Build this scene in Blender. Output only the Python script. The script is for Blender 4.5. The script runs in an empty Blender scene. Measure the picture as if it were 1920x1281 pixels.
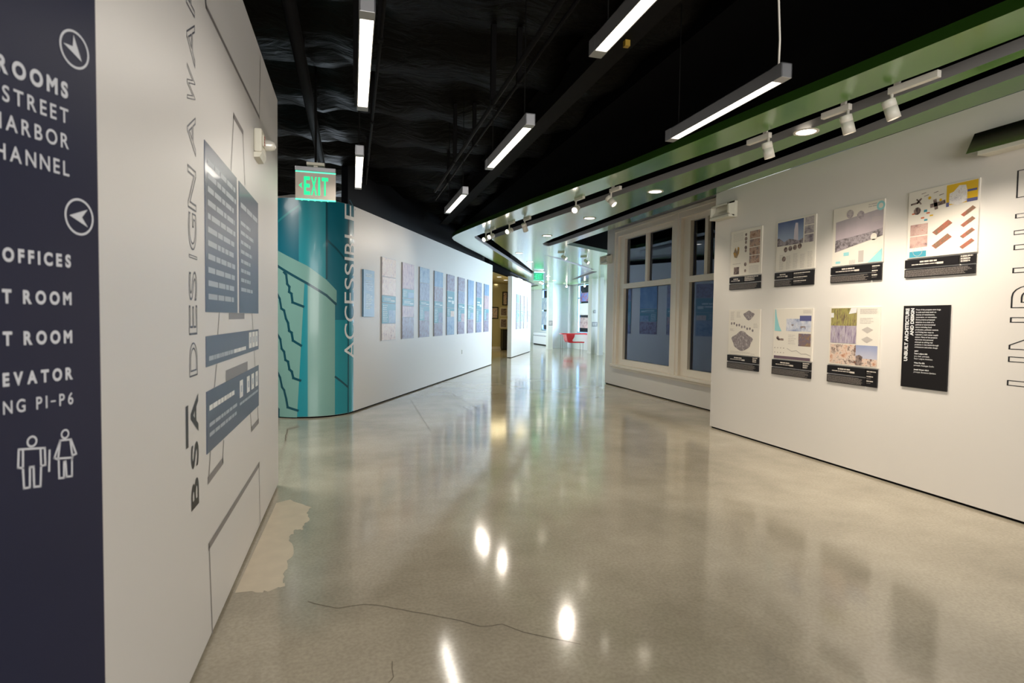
import bpy, bmesh, math, random
from mathutils import Vector, Matrix
import numpy as np

C = bpy.context.scene.collection
SC = bpy.context.scene
rnd = random.Random(7)

# ---------------------------------------------------------------- camera
YAW, PITCH, ROLL, FPX, EYE = 0.2737, -0.0404, -0.0140, 1067.0, 1.5
cy_, sy_ = math.cos(YAW), math.sin(YAW)
fwd = Vector((sy_ * math.cos(PITCH), cy_ * math.cos(PITCH), math.sin(PITCH)))
rgt = Vector((cy_, -sy_, 0)); dwn = fwd.cross(rgt)
r2 = math.cos(ROLL) * rgt + math.sin(ROLL) * dwn
d2 = -math.sin(ROLL) * rgt + math.cos(ROLL) * dwn
cam_data = bpy.data.cameras.new('camera')
cam = bpy.data.objects.new('camera', cam_data); C.objects.link(cam)
m = Matrix.Identity(4)
for i in range(3):
    m[i][0] = r2[i]; m[i][1] = -d2[i]; m[i][2] = -fwd[i]
m[2][3] = EYE
cam.matrix_world = m
cam_data.sensor_width = 36; cam_data.lens = FPX / 1920 * 36
cam_data.clip_start = 0.05; cam_data.clip_end = 200
cam_data.dof.use_dof = True; cam_data.dof.focus_distance = 9.0; cam_data.dof.aperture_fstop = 3.5
SC.camera = cam
EYEV = Vector((0, 0, EYE))

# ---------------------------------------------------------------- exposure, sky, daylight
SC.view_settings.view_transform = 'Standard'
SC.view_settings.look = 'None'
SC.view_settings.gamma = 1.0
SC.view_settings.use_curve_mapping = False
SC.view_settings.exposure = 0.6
SC.cycles.use_denoising = True
SC.cycles.max_bounces = 10
SC.cycles.diffuse_bounces = 5
SC.cycles.glossy_bounces = 5
SC.cycles.sample_clamp_indirect = 6.0
SC.cycles.caustics_reflective = False
SC.cycles.caustics_refractive = False
world = bpy.data.worlds.new('world'); SC.world = world
world.use_nodes = True
bgn = world.node_tree.nodes['Background']
bgn.inputs[0].default_value = (0.76, 0.88, 1.0, 1)
bgn.inputs[1].default_value = 6.0

def area(name, loc, rot, sx, sy, power, col):
    d = bpy.data.lights.new(name, 'AREA'); d.shape = 'RECTANGLE'; d.size = sx; d.size_y = sy
    d.energy = power; d.color = col
    o = bpy.data.objects.new(name, d); C.objects.link(o); o.location = loc; o.rotation_euler = rot
    return o
DAY = (0.64, 0.775, 1.0)
WIN_Y = [(13.6, 15.4), (16.3, 18.1), (19.0, 20.8), (21.7, 23.6), (25.3, 27.1), (29.0, 32.8)]
for i_, (a, b) in enumerate(WIN_Y):      # daylight falling through each window of the far glazed side
    area('window_daylight', (11.3, (a + b) / 2, 2.05), (0, math.radians(90), 0), 2.4, b - a, (90 if i_ < 2 else 36) if i_ < 4 else 880, DAY)
area('window_daylight', (10.2, 12.45, 2.05), (math.radians(90), 0, 0), 1.5, 2.4, 230, DAY)  # unseen extra daylight source, added to brighten the far piers
# unseen fill lamp added behind the white graphic wall to brighten the mural
area('corridor_luminaire', (-2.4, 6.9, 3.5), (0, 0, 0), 1.6, 1.6, 75, (1.0, 0.96, 0.90))
# large soft fill lamp added out of view behind the camera
area('lobby_window_light', (1.6, -4.6, 2.2), (math.radians(90), 0, math.radians(180) * 0), 5.6, 2.8, 285, (1.0, 0.97, 0.94))

# ---------------------------------------------------------------- helpers
def s2l(v):
    v = v / 255.0
    return v / 12.92 if v <= 0.04045 else ((v + 0.055) / 1.055) ** 2.4
def rgb(r, g, b): return (s2l(r), s2l(g), s2l(b), 1.0)

def new_mat(name):
    mt = bpy.data.materials.new(name); mt.use_nodes = True
    return mt, mt.node_tree, mt.node_tree.nodes['Principled BSDF']
def mat(name, col, rough=0.5, spec=0.5, metal=0.0, coat=0.0, emit=None, estr=0.0, var=0.0, vscale=8.0, bump=0.0, bscale=60.0, coatr=0.08):
    mt, nt, p = new_mat(name)
    p.inputs['Base Color'].default_value = col
    p.inputs['Roughness'].default_value = rough
    p.inputs['Specular IOR Level'].default_value = spec
    p.inputs['Metallic'].default_value = metal
    p.inputs['Coat Weight'].default_value = coat
    p.inputs['Coat Roughness'].default_value = coatr
    if emit:
        p.inputs['Emission Color'].default_value = emit; p.inputs['Emission Strength'].default_value = estr
    if var > 0 or bump > 0:
        tc = nt.nodes.new('ShaderNodeTexCoord')
        nz = nt.nodes.new('ShaderNodeTexNoise'); nz.inputs['Scale'].default_value = vscale; nz.inputs['Detail'].default_value = 5
        nt.links.new(tc.outputs['Object'], nz.inputs['Vector'])
    if var > 0:
        mx = nt.nodes.new('ShaderNodeMix'); mx.data_type = 'RGBA'
        k = 1 - var
        mx.inputs[6].default_value = (col[0] * k, col[1] * k, col[2] * k, 1); mx.inputs[7].default_value = col
        nt.links.new(nz.outputs['Fac'], mx.inputs[0]); nt.links.new(mx.outputs[2], p.inputs['Base Color'])
    if bump > 0:
        n2 = nt.nodes.new('ShaderNodeTexNoise'); n2.inputs['Scale'].default_value = bscale; n2.inputs['Detail'].default_value = 3
        bp = nt.nodes.new('ShaderNodeBump'); bp.inputs['Strength'].default_value = bump; bp.inputs['Distance'].default_value = 0.01
        nt.links.new(tc.outputs['Object'], n2.inputs['Vector'])
        nt.links.new(n2.outputs['Fac'], bp.inputs['Height']); nt.links.new(bp.outputs['Normal'], p.inputs['Normal'])
    return mt
def pic(name, cols, scale=6.0, stretch=(1, 1, 1), detail=8, rough=0.35, spec=0.4, contrast=1.0, seed=0.0, voro=False):
    """printed picture: blotches of the given ink colours"""
    mt, nt, p = new_mat(name)
    tc = nt.nodes.new('ShaderNodeTexCoord'); mp = nt.nodes.new('ShaderNodeMapping')
    mp.inputs['Scale'].default_value = stretch; mp.inputs['Location'].default_value = (seed, seed * 1.7, seed * 0.6)
    nz = nt.nodes.new('ShaderNodeTexNoise'); nz.inputs['Scale'].default_value = scale
    nz.inputs['Detail'].default_value = detail; nz.inputs['Roughness'].default_value = 0.72
    rp = nt.nodes.new('ShaderNodeValToRGB')
    el = rp.color_ramp.elements
    n = len(cols); lo, hi = 0.5 - 0.22 / contrast, 0.5 + 0.22 / contrast
    while len(el) < n: el.new(0.5)
    for i in range(n):
        el[i].position = lo + (hi - lo) * i / max(1, n - 1); el[i].color = cols[i]
    nt.links.new(tc.outputs['Object'], mp.inputs['Vector']); nt.links.new(mp.outputs['Vector'], nz.inputs['Vector'])
    nt.links.new(nz.outputs['Fac'], rp.inputs['Fac']); nt.links.new(rp.outputs['Color'], p.inputs['Base Color'])
    p.inputs['Roughness'].default_value = rough; p.inputs['Specular IOR Level'].default_value = spec
    return mt
def grad(name, c0, c1, axis=2, rough=0.35, noise=0.25, scale=5.0):
    """printed two-tone picture ground, e.g. a photographed sky"""
    mt, nt, p = new_mat(name)
    tc = nt.nodes.new('ShaderNodeTexCoord'); sp = nt.nodes.new('ShaderNodeSeparateXYZ')
    nz = nt.nodes.new('ShaderNodeTexNoise'); nz.inputs['Scale'].default_value = scale; nz.inputs['Detail'].default_value = 6
    ma = nt.nodes.new('ShaderNodeMath'); ma.operation = 'MULTIPLY_ADD'; ma.inputs[1].default_value = noise
    mb = nt.nodes.new('ShaderNodeMath'); mb.operation = 'SUBTRACT'; mb.inputs[1].default_value = noise / 2
    mx = nt.nodes.new('ShaderNodeMix'); mx.data_type = 'RGBA'; mx.inputs[6].default_value = c0; mx.inputs[7].default_value = c1
    nt.links.new(tc.outputs['Generated'], sp.inputs[0]); nt.links.new(tc.outputs['Object'], nz.inputs['Vector'])
    nt.links.new(nz.outputs['Fac'], ma.inputs[0]); nt.links.new(sp.outputs[axis], ma.inputs[2])
    nt.links.new(ma.outputs[0], mb.inputs[0]); nt.links.new(mb.outputs[0], mx.inputs[0])
    nt.links.new(mx.outputs[2], p.inputs['Base Color']); p.inputs['Roughness'].default_value = rough
    return mt
def thin_glass(name, tint, ior):
    mt = bpy.data.materials.new(name); mt.use_nodes = True; nt = mt.node_tree
    for n in list(nt.nodes): nt.nodes.remove(n)
    out = nt.nodes.new('ShaderNodeOutputMaterial'); mx = nt.nodes.new('ShaderNodeMixShader')
    tr = nt.nodes.new('ShaderNodeBsdfTransparent'); tr.inputs[0].default_value = tint
    gl = nt.nodes.new('ShaderNodeBsdfGlossy'); gl.inputs['Roughness'].default_value = 0.01; gl.inputs['Color'].default_value = (0.80, 0.86, 1.0, 1)
    fr = nt.nodes.new('ShaderNodeFresnel'); fr.inputs['IOR'].default_value = ior
    nt.links.new(fr.outputs[0], mx.inputs[0]); nt.links.new(tr.outputs[0], mx.inputs[1]); nt.links.new(gl.outputs[0], mx.inputs[2])
    nt.links.new(mx.outputs[0], out.inputs[0])
    return mt

class MB:
    """mesh builder; several materials allowed"""
    def __init__(self): self.v = []; self.f = []; self.fm = []; self.smooth = []; self.pieces = {}
    def quad(self, a, b, c, d, mi=0): self.poly([a, b, c, d], mi)
    def poly(self, pts, mi=0, sm=False):
        k = len(self.v); self.v += [tuple(p) for p in pts]; self.f.append(list(range(k, k + len(pts)))); self.fm.append(mi); self.smooth.append(sm)
    def box(self, x0, x1, y0, y1, z0, z1, mi=0):
        if x0 > x1: x0, x1 = x1, x0
        if y0 > y1: y0, y1 = y1, y0
        if z0 > z1: z0, z1 = z1, z0
        k = len(self.v)
        self.v += [(x0, y0, z0), (x1, y0, z0), (x1, y1, z0), (x0, y1, z0), (x0, y0, z1), (x1, y0, z1), (x1, y1, z1), (x0, y1, z1)]
        for f in ((0, 3, 2, 1), (4, 5, 6, 7), (0, 1, 5, 4), (1, 2, 6, 5), (2, 3, 7, 6), (3, 0, 4, 7)):
            self.f.append([k + i for i in f]); self.fm.append(mi); self.smooth.append(False)
        return self
    def tube(self, pts, r, n=8, mi=0, r2=None, caps=True):
        pts = [Vector(p) for p in pts]; rings = []
        for i, p in enumerate(pts):
            d = (pts[min(i + 1, len(pts) - 1)] - pts[max(i - 1, 0)]).normalized()
            up = Vector((0, 0, 1)) if abs(d.z) < 0.95 else Vector((1, 0, 0))
            a = d.cross(up).normalized(); b = d.cross(a)
            rr = r if r2 is None else r + (r2 - r) * i / (len(pts) - 1)
            k = len(self.v)
            self.v += [tuple(p + a * math.cos(t * 2 * math.pi / n) * rr + b * math.sin(t * 2 * math.pi / n) * rr) for t in range(n)]
            rings.append(k)
        for k0, k1 in zip(rings, rings[1:]):
            for t in range(n):
                self.f.append([k0 + t, k0 + (t + 1) % n, k1 + (t + 1) % n, k1 + t]); self.fm.append(mi); self.smooth.append(True)
        if caps:
            self.f.append([rings[0] + t for t in range(n)][::-1]); self.fm.append(mi); self.smooth.append(False)
            self.f.append([rings[-1] + t for t in range(n)]); self.fm.append(mi); self.smooth.append(False)
        return self
    def lathe(self, prof, c=(0, 0, 0), n=24, mi=0, rot=None):
        """prof: list of (r, z)"""
        rings = []; rot = rot or Matrix.Identity(3)
        for r, z in prof:
            k = len(self.v)
            self.v += [tuple(Vector(c) + rot @ Vector((max(r, 1e-5) * math.cos(t * 2 * math.pi / n), max(r, 1e-5) * math.sin(t * 2 * math.pi / n), z))) for t in range(n)]
            rings.append(k)
        for k0, k1 in zip(rings, rings[1:]):
            for t in range(n):
                self.f.append([k0 + t, k0 + (t + 1) % n, k1 + (t + 1) % n, k1 + t]); self.fm.append(mi); self.smooth.append(True)
        return self
    def prism(self, poly, y0, y1, mi=0, plane='xz'):
        """closed polygon in xz (or xy / yz) extruded along the third axis"""
        def P(a, b, c):
            return (a, c, b) if plane == 'xz' else ((a, b, c) if plane == 'xy' else (c, a, b))
        n = len(poly); k = len(self.v)
        self.v += [P(a, b, y0) for a, b in poly] + [P(a, b, y1) for a, b in poly]
        self.f.append([k + i for i in range(n)]); self.f.append([k + n + i for i in range(n)][::-1])
        self.fm += [mi, mi]; self.smooth += [False, False]
        for i in range(n):
            self.f.append([k + i, k + n + i, k + n + (i + 1) % n, k + (i + 1) % n]); self.fm.append(mi); self.smooth.append(False)
        return self
    def line(self, pts, w, y, mi=0, closed=False):
        k0 = len(self.f)
        """flat printed stroke in the local xz plane at depth y"""
        pts = [Vector((p[0], p[1])) for p in pts]
        if closed: pts = pts + [pts[0]]
        for a, b in zip(pts, pts[1:]):
            d = (b - a)
            if d.length < 1e-7: continue
            d.normalize(); n = Vector((-d.y, d.x)) * w / 2; e = d * w * 0.5
            q = [a - e + n, a - e - n, b + e - n, b + e + n]
            self.poly([(p.x, y, p.y) for p in q], mi)
        self.pieces[k0] = len(self.f) - k0
        return self
    def disc(self, cx, cz, r, y, mi=0, n=24, sx=1.0):
        self.poly([(cx + sx * r * math.cos(t * 2 * math.pi / n), y, cz + r * math.sin(t * 2 * math.pi / n)) for t in range(n)], mi); return self
    def ring(self, cx, cz, r, w, y, mi=0, n=32, sx=1.0):
        self.pieces[len(self.f)] = n
        for t in range(n):
            a, b = t * 2 * math.pi / n, (t + 1) * 2 * math.pi / n
            self.poly([(cx + sx * R * math.cos(q), y, cz + R * math.sin(q)) for R, q in ((r - w, a), (r - w, b), (r, b), (r, a))], mi)
        return self
    def rect(self, x0, x1, z0, z1, y, mi=0):
        self.poly([(x0, y, z0), (x1, y, z0), (x1, y, z1), (x0, y, z1)], mi); return self
    def add_mesh(self, verts, faces, mi=0):
        self.pieces[len(self.f)] = len(faces)
        k = len(self.v); self.v += verts
        for f in faces: self.f.append([k + i for i in f]); self.fm.append(mi); self.smooth.append(False)
    def words(self, x0, x1, z0, z1, n, y, mi=0, seed=1, fill=0.5, ragged=0.25, center=False):
        """n lines of print too small to read, as short dashes"""
        r = random.Random(seed); lh = (z1 - z0) / n
        for i in range(n):
            zc = z1 - lh * (i + 0.5); L = (x1 - x0) * (1 - r.random() * ragged)
            xs = x0 + ((x1 - x0) - L) / 2 if center else x0
            x = xs
            while x < xs + L - 1e-4:
                wl = min(lh * r.uniform(0.8, 3.2), xs + L - x)
                self.rect(x, x + wl, zc - lh * fill / 2, zc + lh * fill / 2, y, mi); x += wl + lh * 0.28
        return self
    def build_pieces(self, name, mt, parent, label=None):
        """each polygon, or each marked run of polygons, as an object of its own"""
        done = set(); out = []
        runs = list(self.pieces.items())
        covered = {i for a, n in runs for i in range(a, a + n)}
        groups = [list(range(a, a + n)) for a, n in runs] + [[i] for i in range(len(self.f)) if i not in covered]
        for g in groups:
            q = MB(); idx = sorted({k for i in g for k in self.f[i]}); mp = {k: j for j, k in enumerate(idx)}
            q.v = [self.v[k] for k in idx]; q.f = [[mp[k] for k in self.f[i]] for i in g]; q.fm = [self.fm[i] for i in g]; q.smooth = [False] * len(g)
            out.append(q.build(name, mt, parent, 0, None, label))
        return out
    def build(self, name, mats, parent=None, bevel=0.0, kind=None, label=None):
        me = bpy.data.meshes.new(name); me.from_pydata(self.v, [], self.f)
        mats = mats if isinstance(mats, (list, tuple)) else [mats]
        for mt in mats: me.materials.append(mt)
        me.polygons.foreach_set('material_index', self.fm); me.polygons.foreach_set('use_smooth', self.smooth)
        me.update()
        o = bpy.data.objects.new(name, me); C.objects.link(o)
        if parent: o.parent = parent
        if bevel > 0:
            b = o.modifiers.new('bevel', 'BEVEL'); b.width = bevel; b.segments = 2; b.limit_method = 'ANGLE'; b.angle_limit = math.radians(40)
        if kind: o['kind'] = kind
        if label: o['label'] = label
        return o

def tag(o, label, cat, group=None):
    o['label'] = label; o['category'] = cat
    if group: o['group'] = group
    return o
def thing(name, label, cat, loc=(0, 0, 0), rz=0.0, group=None):
    o = bpy.data.objects.new(name, None); C.objects.link(o); o.location = loc; o.rotation_euler = (0, 0, rz)
    o.empty_display_size = 0.1
    return tag(o, label, cat, group)
def struct(o): o['kind'] = 'structure'; return o
def dup(root, loc, rz, label=None, group=None):
    r = root.copy(); C.objects.link(r); r.location = loc; r.rotation_euler = (0, 0, rz)
    if label: r['label'] = label
    if group: r['group'] = group
    for ch in list(root.children):
        c = ch.copy(); C.objects.link(c); c.parent = r
        for g in list(ch.children):
            d = g.copy(); C.objects.link(d); d.parent = c
    return r

_txt = {}
def _glyph_mesh(body, outline):
    cu = bpy.data.curves.new('t', 'FONT'); cu.body = body; cu.size = 1.0; cu.resolution_u = 5
    if outline > 0:
        cu.fill_mode = 'NONE'; cu.bevel_depth = outline; cu.bevel_resolution = 0
    else:
        cu.fill_mode = 'FRONT'
    o = bpy.data.objects.new('t', cu); C.objects.link(o)
    dg = bpy.context.evaluated_depsgraph_get(); dg.update()
    me = bpy.data.meshes.new_from_object(o.evaluated_get(dg))
    vs = [(v.co.x, v.co.y, v.co.z if outline else 0.0) for v in me.vertices]; fs = [list(p.vertices) for p in me.polygons]
    bpy.data.objects.remove(o); bpy.data.curves.remove(cu); bpy.data.meshes.remove(me)
    return vs, fs
def glyphs(body, bold=0.0, outline=0.0):
    """letters of the built-in font; bold = filled letter plus a stroke round it"""
    key = (body, bold, outline)
    if key in _txt: return _txt[key]
    if outline > 0: vs, fs = _glyph_mesh(body, outline)
    else:
        vs, fs = _glyph_mesh(body, 0)
        if bold > 0.004:
            v2, f2 = _glyph_mesh(body, bold); k = len(vs)
            f2 = [f for f in f2 if sum(v2[i][2] for i in f) / len(f) > bold * 0.2]
            vs = vs + [(x, y, 0.02) for x, y, z in v2]; fs = fs + [[i + k for i in f] for f in f2]
    xs = [v[0] for v in vs]; ys = [v[1] for v in vs]
    _txt[key] = (vs, fs, min(xs), max(xs), min(ys), max(ys))
    return _txt[key]
def text(mb, body, x0, x1, z0, z1, y, mi=0, bold=0.0, outline=0.0, rot=False, fmap=None):
    """fit the word in the box; rot = reading upwards (letter tops to the left)"""
    vs, fs, a0, a1, b0, b1 = glyphs(body, bold, outline)
    out = []
    for vx, vy, vz in vs:
        u = (vx - a0) / (a1 - a0); w = (vy - b0) / (b1 - b0)
        if rot: px, pz = x1 + (x0 - x1) * w, z0 + (z1 - z0) * u
        else: px, pz = x0 + (x1 - x0) * u, z0 + (z1 - z0) * w
        yy = y - (vz * 0.03 if outline > 0 else vz * 0.012)
        out.append((px, yy, pz) if fmap is None else fmap(px, pz))
    mb.add_mesh(out, fs, mi)
def text_h(mb, body, x, z, h, y, mi=0, bold=0.0, align='l', wscale=1.0):
    """word of cap height h, natural width"""
    vs, fs, a0, a1, b0, b1 = glyphs(body, bold, 0)
    cap = glyphs('E', bold, 0); s = h / (cap[5] - cap[4])
    w = (a1 - a0) * s * wscale
    xo = x if align == 'l' else (x - w if align == 'r' else x - w / 2)
    mb.add_mesh([(xo + (vx - a0) * s * wscale, y - vz * 0.012, z + vy * s) for vx, vy, vz in vs], fs, mi)

# picture-to-place conversion used while surveying the photograph
def ray(px, py):
    return ((px - 960.0) / FPX) * r2 + ((py - 640.5) / FPX) * d2 + fwd
def flo(px, py, z=0.0):
    d = ray(px, py); return EYEV + d * ((z - EYE) / d.z)
class Wall:
    """wall plane: origin on the floor, local x to the viewer's right, local y into the wall"""
    def __init__(self, ox, oy, ang):
        self.o = Vector((ox, oy, 0)); self.rz = ang
        self.u = Vector((math.cos(ang), math.sin(ang), 0)); self.n = Vector((math.sin(ang), -math.cos(ang), 0))
    def at(self, px, py):
        d = ray(px, py); t = (self.o - EYEV).dot(self.n) / d.dot(self.n); p = EYEV + d * t - self.o
        return (p.dot(self.u), p.z)
    def pt(self, x, z=0.0, out=0.0): return self.o + self.u * x + self.n * out + Vector((0, 0, z))
E_ANG = math.pi / 2 - math.radians(26.45)
RW = Wall(4.878, 0, -math.pi / 2)
LW = Wall(-0.625, 0, math.pi / 2)
WW = Wall(5.75, 0, -math.pi / 2)
EW = Wall(0.015, 9.149, E_ANG)
P2 = Wall(5.82, 20.82, math.pi / 2 - 0.468)
DW = Wall(-0.625, 1.695, math.pi / 2 - math.radians(25.63))

# ---------------------------------------------------------------- materials
M_white = mat('white wall paint', rgb(222, 217, 210), 0.55, 0.4, bump=0.03, bscale=300)
M_gloss = mat('white satin graphic wall', rgb(214, 212, 210), 0.42, 0.5, coat=0.0)
M_exh = mat('white satin exhibit wall', rgb(226, 224, 221), 0.42, 0.5)
M_navy = mat('navy sign laminate', rgb(26, 30, 54), 0.35, 0.4, var=0.15, vscale=3)
M_black = mat('black paint', rgb(4, 4, 5), 0.85, 0.03)
M_blackrod = mat('black steel', rgb(7, 7, 7), 0.7, 0.12)
M_base = mat('black shadow gap', rgb(10, 9, 8), 0.8, 0.1)
M_printw = mat('white print', rgb(228, 228, 226), 0.4)
M_signprint = mat('soft white sign print', rgb(192, 194, 200), 0.45)
M_printgrey = mat('grey print', rgb(128, 124, 124), 0.4)
M_printlines = mat('dark outline print', rgb(66, 70, 84), 0.4)
M_printblack = mat('black print', rgb(30, 29, 31), 0.4)
M_navypanel = mat('blue grey panel print', rgb(52, 66, 92), 0.34, 0.5, coat=0.12)
M_paler = mat('pale text print', rgb(168, 176, 186), 0.4)
M_alu = mat('satin aluminium', rgb(170, 170, 172), 0.35, 0.5, metal=0.8)
M_slotside = mat('grey slot lining', rgb(150, 149, 149), 0.5, 0.4)
M_spot = mat('white lamp enamel', rgb(226, 221, 210), 0.4, 0.5)
M_spotband = mat('grey lamp groove', rgb(110, 106, 100), 0.5)
M_diff = mat('lit diffuser', rgb(255, 250, 240), 0.4, emit=(1.0, 0.90, 0.74, 1), estr=5.0)
M_lens = mat('lit lamp lens', rgb(255, 250, 240), 0.3, emit=(1.0, 0.92, 0.80, 1), estr=10.0)
M_down = mat('lit downlight lens', rgb(255, 250, 240), 0.3, emit=(1.0, 0.88, 0.72, 1), estr=5.0)
M_frame = mat('cream window paint', rgb(230, 221, 206), 0.42, 0.45)
M_plastic = mat('off white plastic', rgb(214, 211, 196), 0.45, 0.5)
M_chrome = mat('mirror reflector', rgb(220, 222, 214), 0.12, 0.5, metal=1.0)
M_reflect = mat('pale glossy reflector', rgb(226, 224, 214), 0.18, 0.6, metal=0.25)
M_red = mat('red lacquer', rgb(214, 40, 48), 0.25, 0.5, coat=0.3)
M_redprint = mat('red print', rgb(190, 40, 36), 0.5)
M_steel = mat('thin steel', rgb(150, 152, 156), 0.3, 0.5, metal=0.9)
M_board = mat('white poster board', rgb(228, 221, 208), 0.5, 0.4)
M_capt = mat('black caption board', rgb(22, 19, 21), 0.45, 0.35)
M_captprint = mat('cream caption print', rgb(206, 196, 184), 0.5)
M_captdim = mat('grey caption print', rgb(128, 120, 114), 0.5)
M_glass = thin_glass('dark window glass', (0.55, 0.60, 0.70, 1), 1.72)
M_clear = thin_glass('clear window glass', (0.95, 0.98, 0.98, 1), 1.45)

# polished concrete
M_floor, nt, p = new_mat('polished concrete')
tc = nt.nodes.new('ShaderNodeTexCoord')
n1 = nt.nodes.new('ShaderNodeTexNoise'); n1.inputs['Scale'].default_value = 0.7; n1.inputs['Detail'].default_value = 7; n1.inputs['Roughness'].default_value = 0.62
n2 = nt.nodes.new('ShaderNodeTexNoise'); n2.inputs['Scale'].default_value = 55; n2.inputs['Detail'].default_value = 4
r1 = nt.nodes.new('ShaderNodeValToRGB')
r1.color_ramp.elements[0].position = 0.33; r1.color_ramp.elements[0].color = rgb(158, 149, 130)
r1.color_ramp.elements[1].position = 0.68; r1.color_ramp.elements[1].color = rgb(198, 188, 168)
mx = nt.nodes.new('ShaderNodeMix'); mx.data_type = 'RGBA'; mx.blend_type = 'MULTIPLY'; mx.inputs[0].default_value = 0.35
r2n = nt.nodes.new('ShaderNodeValToRGB')
r2n.color_ramp.elements[0].position = 0.35; r2n.color_ramp.elements[0].color = (0.55, 0.55, 0.55, 1)
r2n.color_ramp.elements[1].position = 0.62; r2n.color_ramp.elements[1].color = (1, 1, 1, 1)
for n in (n1, n2): nt.links.new(tc.outputs['Object'], n.inputs['Vector'])
nt.links.new(n1.outputs['Fac'], r1.inputs['Fac']); nt.links.new(n2.outputs['Fac'], r2n.inputs['Fac'])
nt.links.new(r1.outputs['Color'], mx.inputs[6]); nt.links.new(r2n.outputs['Color'], mx.inputs[7])
nt.links.new(mx.outputs[2], p.inputs['Base Color'])
rr = nt.nodes.new('ShaderNodeMapRange'); rr.inputs['To Min'].default_value = 0.07; rr.inputs['To Max'].default_value = 0.15
nt.links.new(n1.outputs['Fac'], rr.inputs['Value']); nt.links.new(rr.outputs[0], p.inputs['Roughness'])
p.inputs['Specular IOR Level'].default_value = 0.8
M_patch = mat('worn pale concrete', rgb(224, 210, 186), 0.35, 0.4, var=0.25, vscale=9)
M_crack = mat('hairline crack', rgb(92, 82, 64), 0.6)
M_green = mat('green lacquer soffit', rgb(84, 138, 32), 0.24, 0.7, coat=1.0, coatr=0.17)
M_fascia = mat('dark green soffit edge', rgb(34, 62, 16), 0.3, 0.4)  # soffit green darkened: the black it reflects is put into the colour

# ---------------------------------------------------------------- floor
b = MB()
NX, NY = 8, 20
b.quad((-5, -5, 0), (13, -5, 0), (13, 36, 0), (-5, 36, 0))
floor = struct(b.build('floor', M_floor))
b = MB()
zoomf = lambda x, y: flo(360 + x / 1.846, 640 + y / 1.846)
patch = [(292, 560), (340, 548), (415, 575), (398, 597), (405, 622), (383, 640), (386, 652), (352, 655), (338, 682), (352, 735), (330, 768), (320, 815), (322, 848), (262, 868), (205, 866), (148, 872)]
pp = [zoomf(*q) for q in patch]
pp2 = []
for i, q in enumerate(pp):
    pp2.append(q)
    if 0 < i < len(pp) - 2:
        nx = pp[i + 1]
        for k in range(1, 5):
            w = q.lerp(nx, k / 5); pp2.append(w + Vector((rnd.uniform(-.012, .012), rnd.uniform(-.02, .02), 0)))
b.poly([(max(q.x, -0.61), q.y, 0.0008) for q in pp2])
b.build('worn_patch', M_patch, floor, label='pale worn patch of concrete by the white graphic wall')
def crack(pts, w):
    b = MB(); P = [zoomf(*q) for q in pts]; Q = []
    for a, c in zip(P, P[1:]):
        n = max(2, int((c - a).length / 0.05))
        for k in range(n): Q.append(a.lerp(c, k / n) + Vector((rnd.uniform(-.007, .007), rnd.uniform(-.007, .007), 0)))
    Q.append(P[-1])
    for a, c in zip(Q, Q[1:]):
        d = (c - a).normalized(); nn = Vector((-d.y, d.x, 0)) * w / 2
        b.poly([(q.x, q.y, 0.0012) for q in (a + nn, a - nn, c - nn, c + nn)])
    return b.build('crack', M_crack, floor)
crack([(400, 900), (500, 927), (590, 910), (700, 925), (800, 940), (900, 960), (1000, 987), (1070, 982), (1150, 1005), (1250, 1030), (1345, 1050)], 0.004)
crack([(755, 200), (790, 255), (825, 310)], 0.006)
crack([(365, 297), (330, 305), (322, 345)], 0.010)
crack([(905, 185), (1000, 240)], 0.008)
crack([(890, 190), (985, 262)], 0.008)
crack([(690, 1110), (695, 1160), (680, 1183)], 0.003)

# ---------------------------------------------------------------- ceiling
M_fab, nt, p = new_mat('black insulation blanket')
p.inputs['Base Color'].default_value = rgb(5, 4, 3); p.inputs['Roughness'].default_value = 0.5; p.inputs['Specular IOR Level'].default_value = 0.05
tc = nt.nodes.new('ShaderNodeTexCoord'); mpn = nt.nodes.new('ShaderNodeMapping'); mpn.inputs['Scale'].default_value = (1, 2.2, 1)
nz = nt.nodes.new('ShaderNodeTexNoise'); nz.inputs['Scale'].default_value = 3.2; nz.inputs['Detail'].default_value = 6; nz.inputs['Distortion'].default_value = 0.8
bp = nt.nodes.new('ShaderNodeBump'); bp.inputs['Strength'].default_value = 0.45; bp.inputs['Distance'].default_value = 0.08
nt.links.new(tc.outputs['Object'], mpn.inputs[0]); nt.links.new(mpn.outputs[0], nz.inputs['Vector'])
nt.links.new(nz.outputs['Fac'], bp.inputs['Height']); nt.links.new(bp.outputs['Normal'], p.inputs['Normal'])
b = MB()
gx, gy = 48, 150
X0, X1, Y0, Y1 = -4.9, 2.65, -4.9, 22.0
def zc(x, y):
    t = (y % 1.22) / 1.22
    sag = 0.16 * (4 * t * (1 - t)) ** 0.8
    cr = 0.03 * math.sin(5.1 * x + 2.3 * y) * math.sin(7.7 * y - 1.9 * x) + 0.022 * math.sin(11 * x - 4 * y + math.sin(3 * x))
    return 4.02 - sag + cr
base = len(b.v)
for j in range(gy + 1):
    for i in range(gx + 1):
        x = X0 + (X1 - X0) * i / gx; y = Y0 + (Y1 - Y0) * j / gy
        b.v.append((x, y, zc(x, y)))
for j in range(gy):
    for i in range(gx):
        k = base + j * (gx + 1) + i
        b.f.append([k, k + gx + 1, k + gx + 2, k + 1]); b.fm.append(0); b.smooth.append(True)
fab = b.build('insulation_blanket', M_fab)
b = MB(); b.box(-5, 13, -5, 36, 4.15, 4.25)
ceil = struct(b.build('ceiling', M_black)); fab.parent = ceil
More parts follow.
